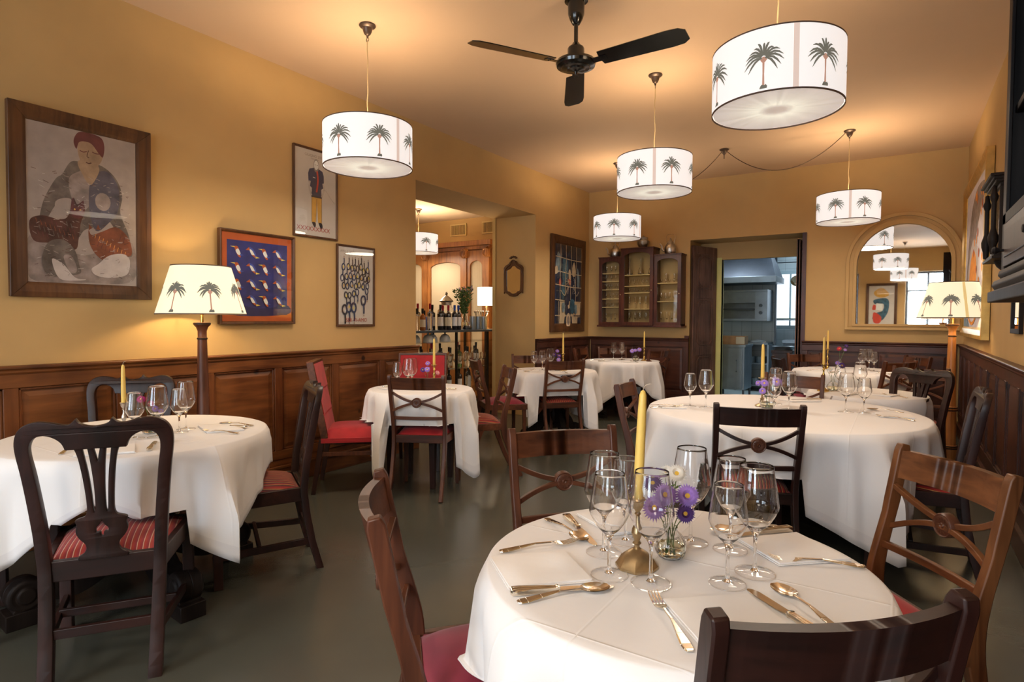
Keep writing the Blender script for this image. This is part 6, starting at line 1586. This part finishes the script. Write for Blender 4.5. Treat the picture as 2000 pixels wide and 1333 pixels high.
# ------------------------------------------------------------------ side room: armoire, lamp, air vents
t = thing('armoire', 'carved wooden armoire with curtained glass doors in the side room', 'wardrobe', (0, 0, 0))
AX0, AX1, AY = -7.75, -5.26, 7.50
m = MB(); m.box(AX0, AX1, AY, SY, 0, 2.40); m.box(AX0 - .05, AX1 + .05, AY - .05, SY, 2.44, 2.52); m.box(AX0 - .02, AX1 + .02, AY - .02, SY, 2.38, 2.44); m.build('carcass', ['armoire_wood'], t, smooth=0, bevel=.005)
sec = [(-7.73, -6.98), (-6.94, -6.52), (-6.48, -5.72), (-5.68, -5.30)]
for (a, b) in sec:
    cxx = (a + b) / 2; hw = (b - a) / 2 - .07
    inner = [(cxx - hw, .55), (cxx + hw, .55)] + [(cxx + hw * cos(pi * k / 10), 2.12 + .09 * sin(pi * k / 10)) for k in range(11)]
    vf = fill2d([(a, .12), (b, .12), (b, 2.36), (a, 2.36)], [inner], .03, .004); m = MB(); add_mesh(m, vf, lambda p: (p.x, AY - .016 + p.z, p.y)); d = m.build('door', ['armoire_wood'], t, smooth=30)
    m = MB(); n = int((b - a) * 60)
    m.grid(lambda i, j: (a + .06 + (b - a - .12) * i / n, AY - .006 - .003 * cos(i * 2.2), .5 + 1.72 * j), n, 1); m.build('curtain', ['curtain_ivory'], d, smooth=60)
for x in (-7.75, -6.96, -6.50, -5.70, -5.27):
    m = MB(); m.box(x - .035, x + .035, AY - .055, AY, .1, 2.26); m.lathe([(0, 2.24), (.05, 2.26), (.06, 2.30), (.045, 2.34), (.055, 2.38), (0, 2.42)], 12, (x, AY - .04, 0))
    for s in (-1, 1): m.tube(catmull([(x + s * .01, AY - .08, 2.26), (x + s * .05, AY - .09, 2.30), (x + s * .045, AY - .09, 2.36), (x + s * .02, AY - .08, 2.37)], 4), .012, 6)
    m.build('pilaster', ['armoire_wood'], t, smooth=40)
for k, (a, b) in enumerate(((-6.42, -6.08), (-5.76, -5.40))):
    t = thing('air_vent', 'slotted air vent high on the side room wall, the %s one' % ('left', 'right')[k], 'air vent', ((a + b) / 2, SY - .004, 2.80), 0, 'air vents above the armoire'); w = (b - a) / 2
    m = MB()
    for q in ((-w, w, -.02, 0, -.10, -.08), (-w, w, -.02, 0, .08, .10), (-w, -w + .02, -.02, 0, -.08, .08), (w - .02, w, -.02, 0, -.08, .08)): m.box(*q)
    m.build('frame', ['cream_panel'], t, smooth=0); m = MB(); m.box(-w + .02, w - .02, -.003, 0, -.08, .08); m.build('backing', ['ebony'], t, smooth=0)
    m = MB()
    for j in range(13):
        x = -w + .03 + (2 * w - .06) * j / 12; m.box(x - .005, x + .005, -.016, -.004, -.08, .08)
    m.build('slats', ['cream_panel'], t, smooth=0)
t = thing('table_lamp', 'bright white cylindrical table lamp on the far end of the showcase', 'lamp', (-5.03, 7.10, BZ + .0005))
m = MB(); m.lathe([(0, 0), (.06, 0), (.06, .01), (.015, .02), (.012, .34), (0, .34)], 20); m.build('stem', ['old_brass'], t)
m = MB(); m.lathe([(.13, .34), (.13, .60), (.128, .60), (.128, .34)], 32, cap=False); m.build('lamp_shade', ['side_lamp_shade'], t); lamp('POINT', 'bulb_light', (0, 0, .47), 14, WARM, .05, parent=t)
lamp('POINT', 'side_room_fill', (-7.2, 5.2, 2.3), 55, WARM, .2)  # fill light without a fixture, added to brighten the side room

# ------------------------------------------------------------------ kitchen things seen through the doorway
m = MB(); m.box(-3.2, -1.80, 11.2, 12.05, 1.97, 2.08); m.mi = 1; m.hexa([(-3.2, 11.22, 2.08), (-1.82, 11.22, 2.08), (-1.82, 12.05, 2.08), (-3.2, 12.05, 2.08)], [(-2.9, 11.75, 2.62), (-2.02, 11.75, 2.62), (-2.02, 12.05, 2.62), (-2.9, 12.05, 2.62)])
tag(m.build('extractor_hood', ['brushed_steel', 'hood_steel'], smooth=0, bevel=.004), 'stainless extractor hood over the kitchen cooking line', 'extractor hood')
t = thing('grill_oven', 'wall-mounted steel grill oven with two knobs under the hood', 'oven', (0, 0, 0))
m = MB(); m.box(-3.1, -1.99, 11.5, 12.05, 1.82, 1.86); m.box(-3.1, -1.99, 11.5, 12.05, 1.29, 1.33); m.box(-2.20, -1.99, 11.5, 12.05, 1.33, 1.82); m.box(-3.1, -2.2, 11.9, 12.05, 1.33, 1.82); m.box(-3.1, -2.2, 11.52, 11.56, 1.62, 1.82); m.build('body', ['brushed_steel'], t, smooth=0, bevel=.003)
m = MB(); m.box(-3.1, -2.2, 11.6, 11.9, 1.50, 1.51); m.box(-3.1, -2.2, 11.56, 11.6, 1.49, 1.52); m.build('rack', ['dark_steel'], t, smooth=0)
for z in (1.57, 1.44):
    m = MB(); m.M = Matrix.Translation((-2.10, 11.5, z)) @ Matrix.Rotation(pi / 2, 4, 'X'); m.lathe([(.03, 0), (.028, .03), (0, .032)], 16); m.build('knob', ['dark_steel'], t)
t = thing('steel_cabinet', 'steel kitchen cabinet with a crate on it just beyond the doorway', 'cabinet', (0, 0, 0))
m = MB(); m.box(-2.62, -2.10, 10.3, 10.9, .86, .90); m.box(-2.60, -2.12, 10.32, 10.9, .15, .86); m.build('body', ['brushed_steel'], t, smooth=0, bevel=.003)
m = MB(); m.box(-2.57, -2.15, 10.30, 10.32, .18, .84); d = m.build('door', ['brushed_steel'], t, smooth=0, bevel=.003)
m = MB(); m.sweep([(-2.24, 10.30, .45), (-2.24, 10.27, .47), (-2.24, 10.27, .63), (-2.24, 10.30, .65)], .012, .008, (1, 0, 0)); m.build('handle', ['brushed_steel'], d)
for x in (-2.58, -2.14):
    for y in (10.36, 10.86): m = MB(); m.box(x - .015, x + .015, y - .015, y + .015, 0, .15); m.build('leg', ['dark_steel'], t, smooth=0)
t = thing('wooden_crate', 'wooden crate on the steel kitchen cabinet', 'crate', (-2.34, 10.45, .9005))
m = MB(); m.box(-.22, .22, -.12, -.105, 0, .14); m.box(-.22, .22, .105, .12, 0, .14); m.box(-.22, -.205, -.105, .105, 0, .14); m.box(.205, .22, -.105, .105, 0, .14); m.box(-.2, .2, -.1, .1, 0, .01); m.build('box', ['crate_wood'], t, smooth=0)
m = MB(); m.box(.08, .215, -.124, -.1205, .01, .13); m.build('label', ['ivory_label'], t, smooth=0)
t = thing('kitchen_shelf_unit', 'open steel shelf unit with pans against the kitchen wall', 'shelf unit', (0, 0, 0))
m = MB(); m.box(-2.55, -1.98, 11.55, 12.08, .86, .90); m.box(-1.99, -1.96, 11.55, 12.08, 0, .86); m.box(-2.55, -2.52, 11.55, 12.08, 0, .86); m.box(-2.52, -1.99, 11.57, 12.08, .50, .52); m.box(-2.52, -1.99, 11.57, 12.08, .10, .12); m.build('body', ['brushed_steel'], t, smooth=0)
for k, (x, z) in enumerate(((-2.30, .5205), (-2.12, .5205), (-2.2, .1205))):
    m = MB(); m.lathe([(0, 0), (.09, 0), (.095, .01), (.095, .12), (.09, .12), (.088, .01), (0, .008)], 20, cap=False); o = m.build('saucepan', ['brushed_steel']); o.location = (x, 11.75, z); tag(o, 'steel saucepan on the kitchen shelf unit, %s' % ('upper left', 'upper right', 'lowest')[k], 'saucepan', 'saucepans in the kitchen')
m = MB(); m.lathe([(0, 0), (.13, 0), (.15, .02), (0, .05)], 20, (-2.2, 11.8, .9005)); tag(m.build('steel_tray', ['white_china']), 'pale heaped tray on top of the kitchen shelf unit', 'tray')
t = thing('window_niche', 'bright kitchen window behind the steel upright', 'window'); t['kind'] = 'structure'; t.name = 'window_3'
m = MB(); m.box(-2.35, -1.30, 13.46, 13.48, 1.20, 2.25); m.build('pane', ['sky_pane'], t, smooth=0)
m = MB(); m.box(-2.4, -1.25, 13.40, 13.46, 1.12, 1.20); m.box(-2.4, -1.25, 13.40, 13.46, 2.25, 2.32); m.box(-1.9, -1.87, 13.40, 13.46, 1.2, 2.25); m.build('window_frame', ['kitchen_paint'], t, smooth=0)
m = MB(); m.box(-2.3, -1.2, 12.95, 13.35, 1.30, 1.33); m.box(-2.3, -1.2, 12.95, 12.97, 1.33, 1.345, 1); tag(m.build('wall_shelf', ['brushed_steel', 'leaf'], smooth=0), 'steel shelf with green edge before the kitchen window', 'shelf')
m = MB(); m.box(-1.955, -1.925, 12.02, 12.09, 0, 2.6); tag(m.build('steel_upright', ['dark_steel'], smooth=0), 'dark steel upright beside the kitchen window', 'post')
t = thing('hanging_pan', 'copper-toned pan hanging before the bright kitchen window', 'pan', (-1.62, 12.3, 2.06)); m = MB(); m.M = Matrix.Rotation(1.9, 4, 'X'); m.lathe([(0, 0), (.09, 0), (.10, .08), (.095, .08), (.086, .006), (0, .006)], 24, cap=False); m.build('bowl', ['silverware'], t); m = MB(); m.sweep([(0, 0, .09), (0, -.02, .30)], .02, .006, (1, 0, 0)); m.build('handle', ['silverware'], t)
m = MB(); m.box(-2.9, .3, 12.28, 12.32, 2.38, 2.40); tag(m.build('pan_rail', ['dark_steel'], smooth=0), 'steel rail carrying the hanging pan in the kitchen', 'rail')
m = MB(); m.box(-1.9, -.9, 12.6, 13.2, .86, .92); m.box(-1.88, -.92, 12.62, 13.2, .1, .86, 1); tag(m.build('kitchen_worktop', ['brushed_steel', 'dark_steel'], smooth=0, bevel=.003), 'steel worktop under the kitchen window shelf', 'worktop')
m = MB(); m.box(-2.75, -2.15, 10.9, 10.98, 2.55, 2.62); m.mi = 0; tag(m.build('tube_light', ['tube_light'], smooth=0), 'fluorescent tube light on the kitchen ceiling', 'light'); 
lamp('AREA', 'tube_glow', (-2.45, 10.94, 2.52), 10, (.85, .95, 1), .5, (0, 0, 0), sy=.06)
m = MB(); m.box(-2.47, -2.43, 10.92, 10.96, 2.62, 2.86); tag(m.build('light_bracket', ['dark_steel'], smooth=0), 'steel bracket holding the tube light under the kitchen ceiling', 'bracket')
t = thing('service_stand', 'dark wooden service stand in the kitchen doorway', 'stand', (-1.385, 9.32, 0)); m = MB(); m.box(-.13, .13, -.14, .14, .02, .86); m.box(-.14, .14, -.15, .15, .84, .88); m.box(-.14, .14, -.15, .15, 0, .05); m.build('body', ['dark_mahogany'], t, smooth=0, bevel=.004)
m = MB(); m.lathe([(0, .0), (.12, 0), (.13, .03), (.155, .05), (.15, .055), (.125, .035), (0, .01)], 28, sy=1.15, cap=False); o = m.build('steel_dish', ['brushed_steel']); o.location = (-1.385, 9.32, .8805); tag(o, 'oval steel dish on the service stand in the kitchen doorway', 'dish')
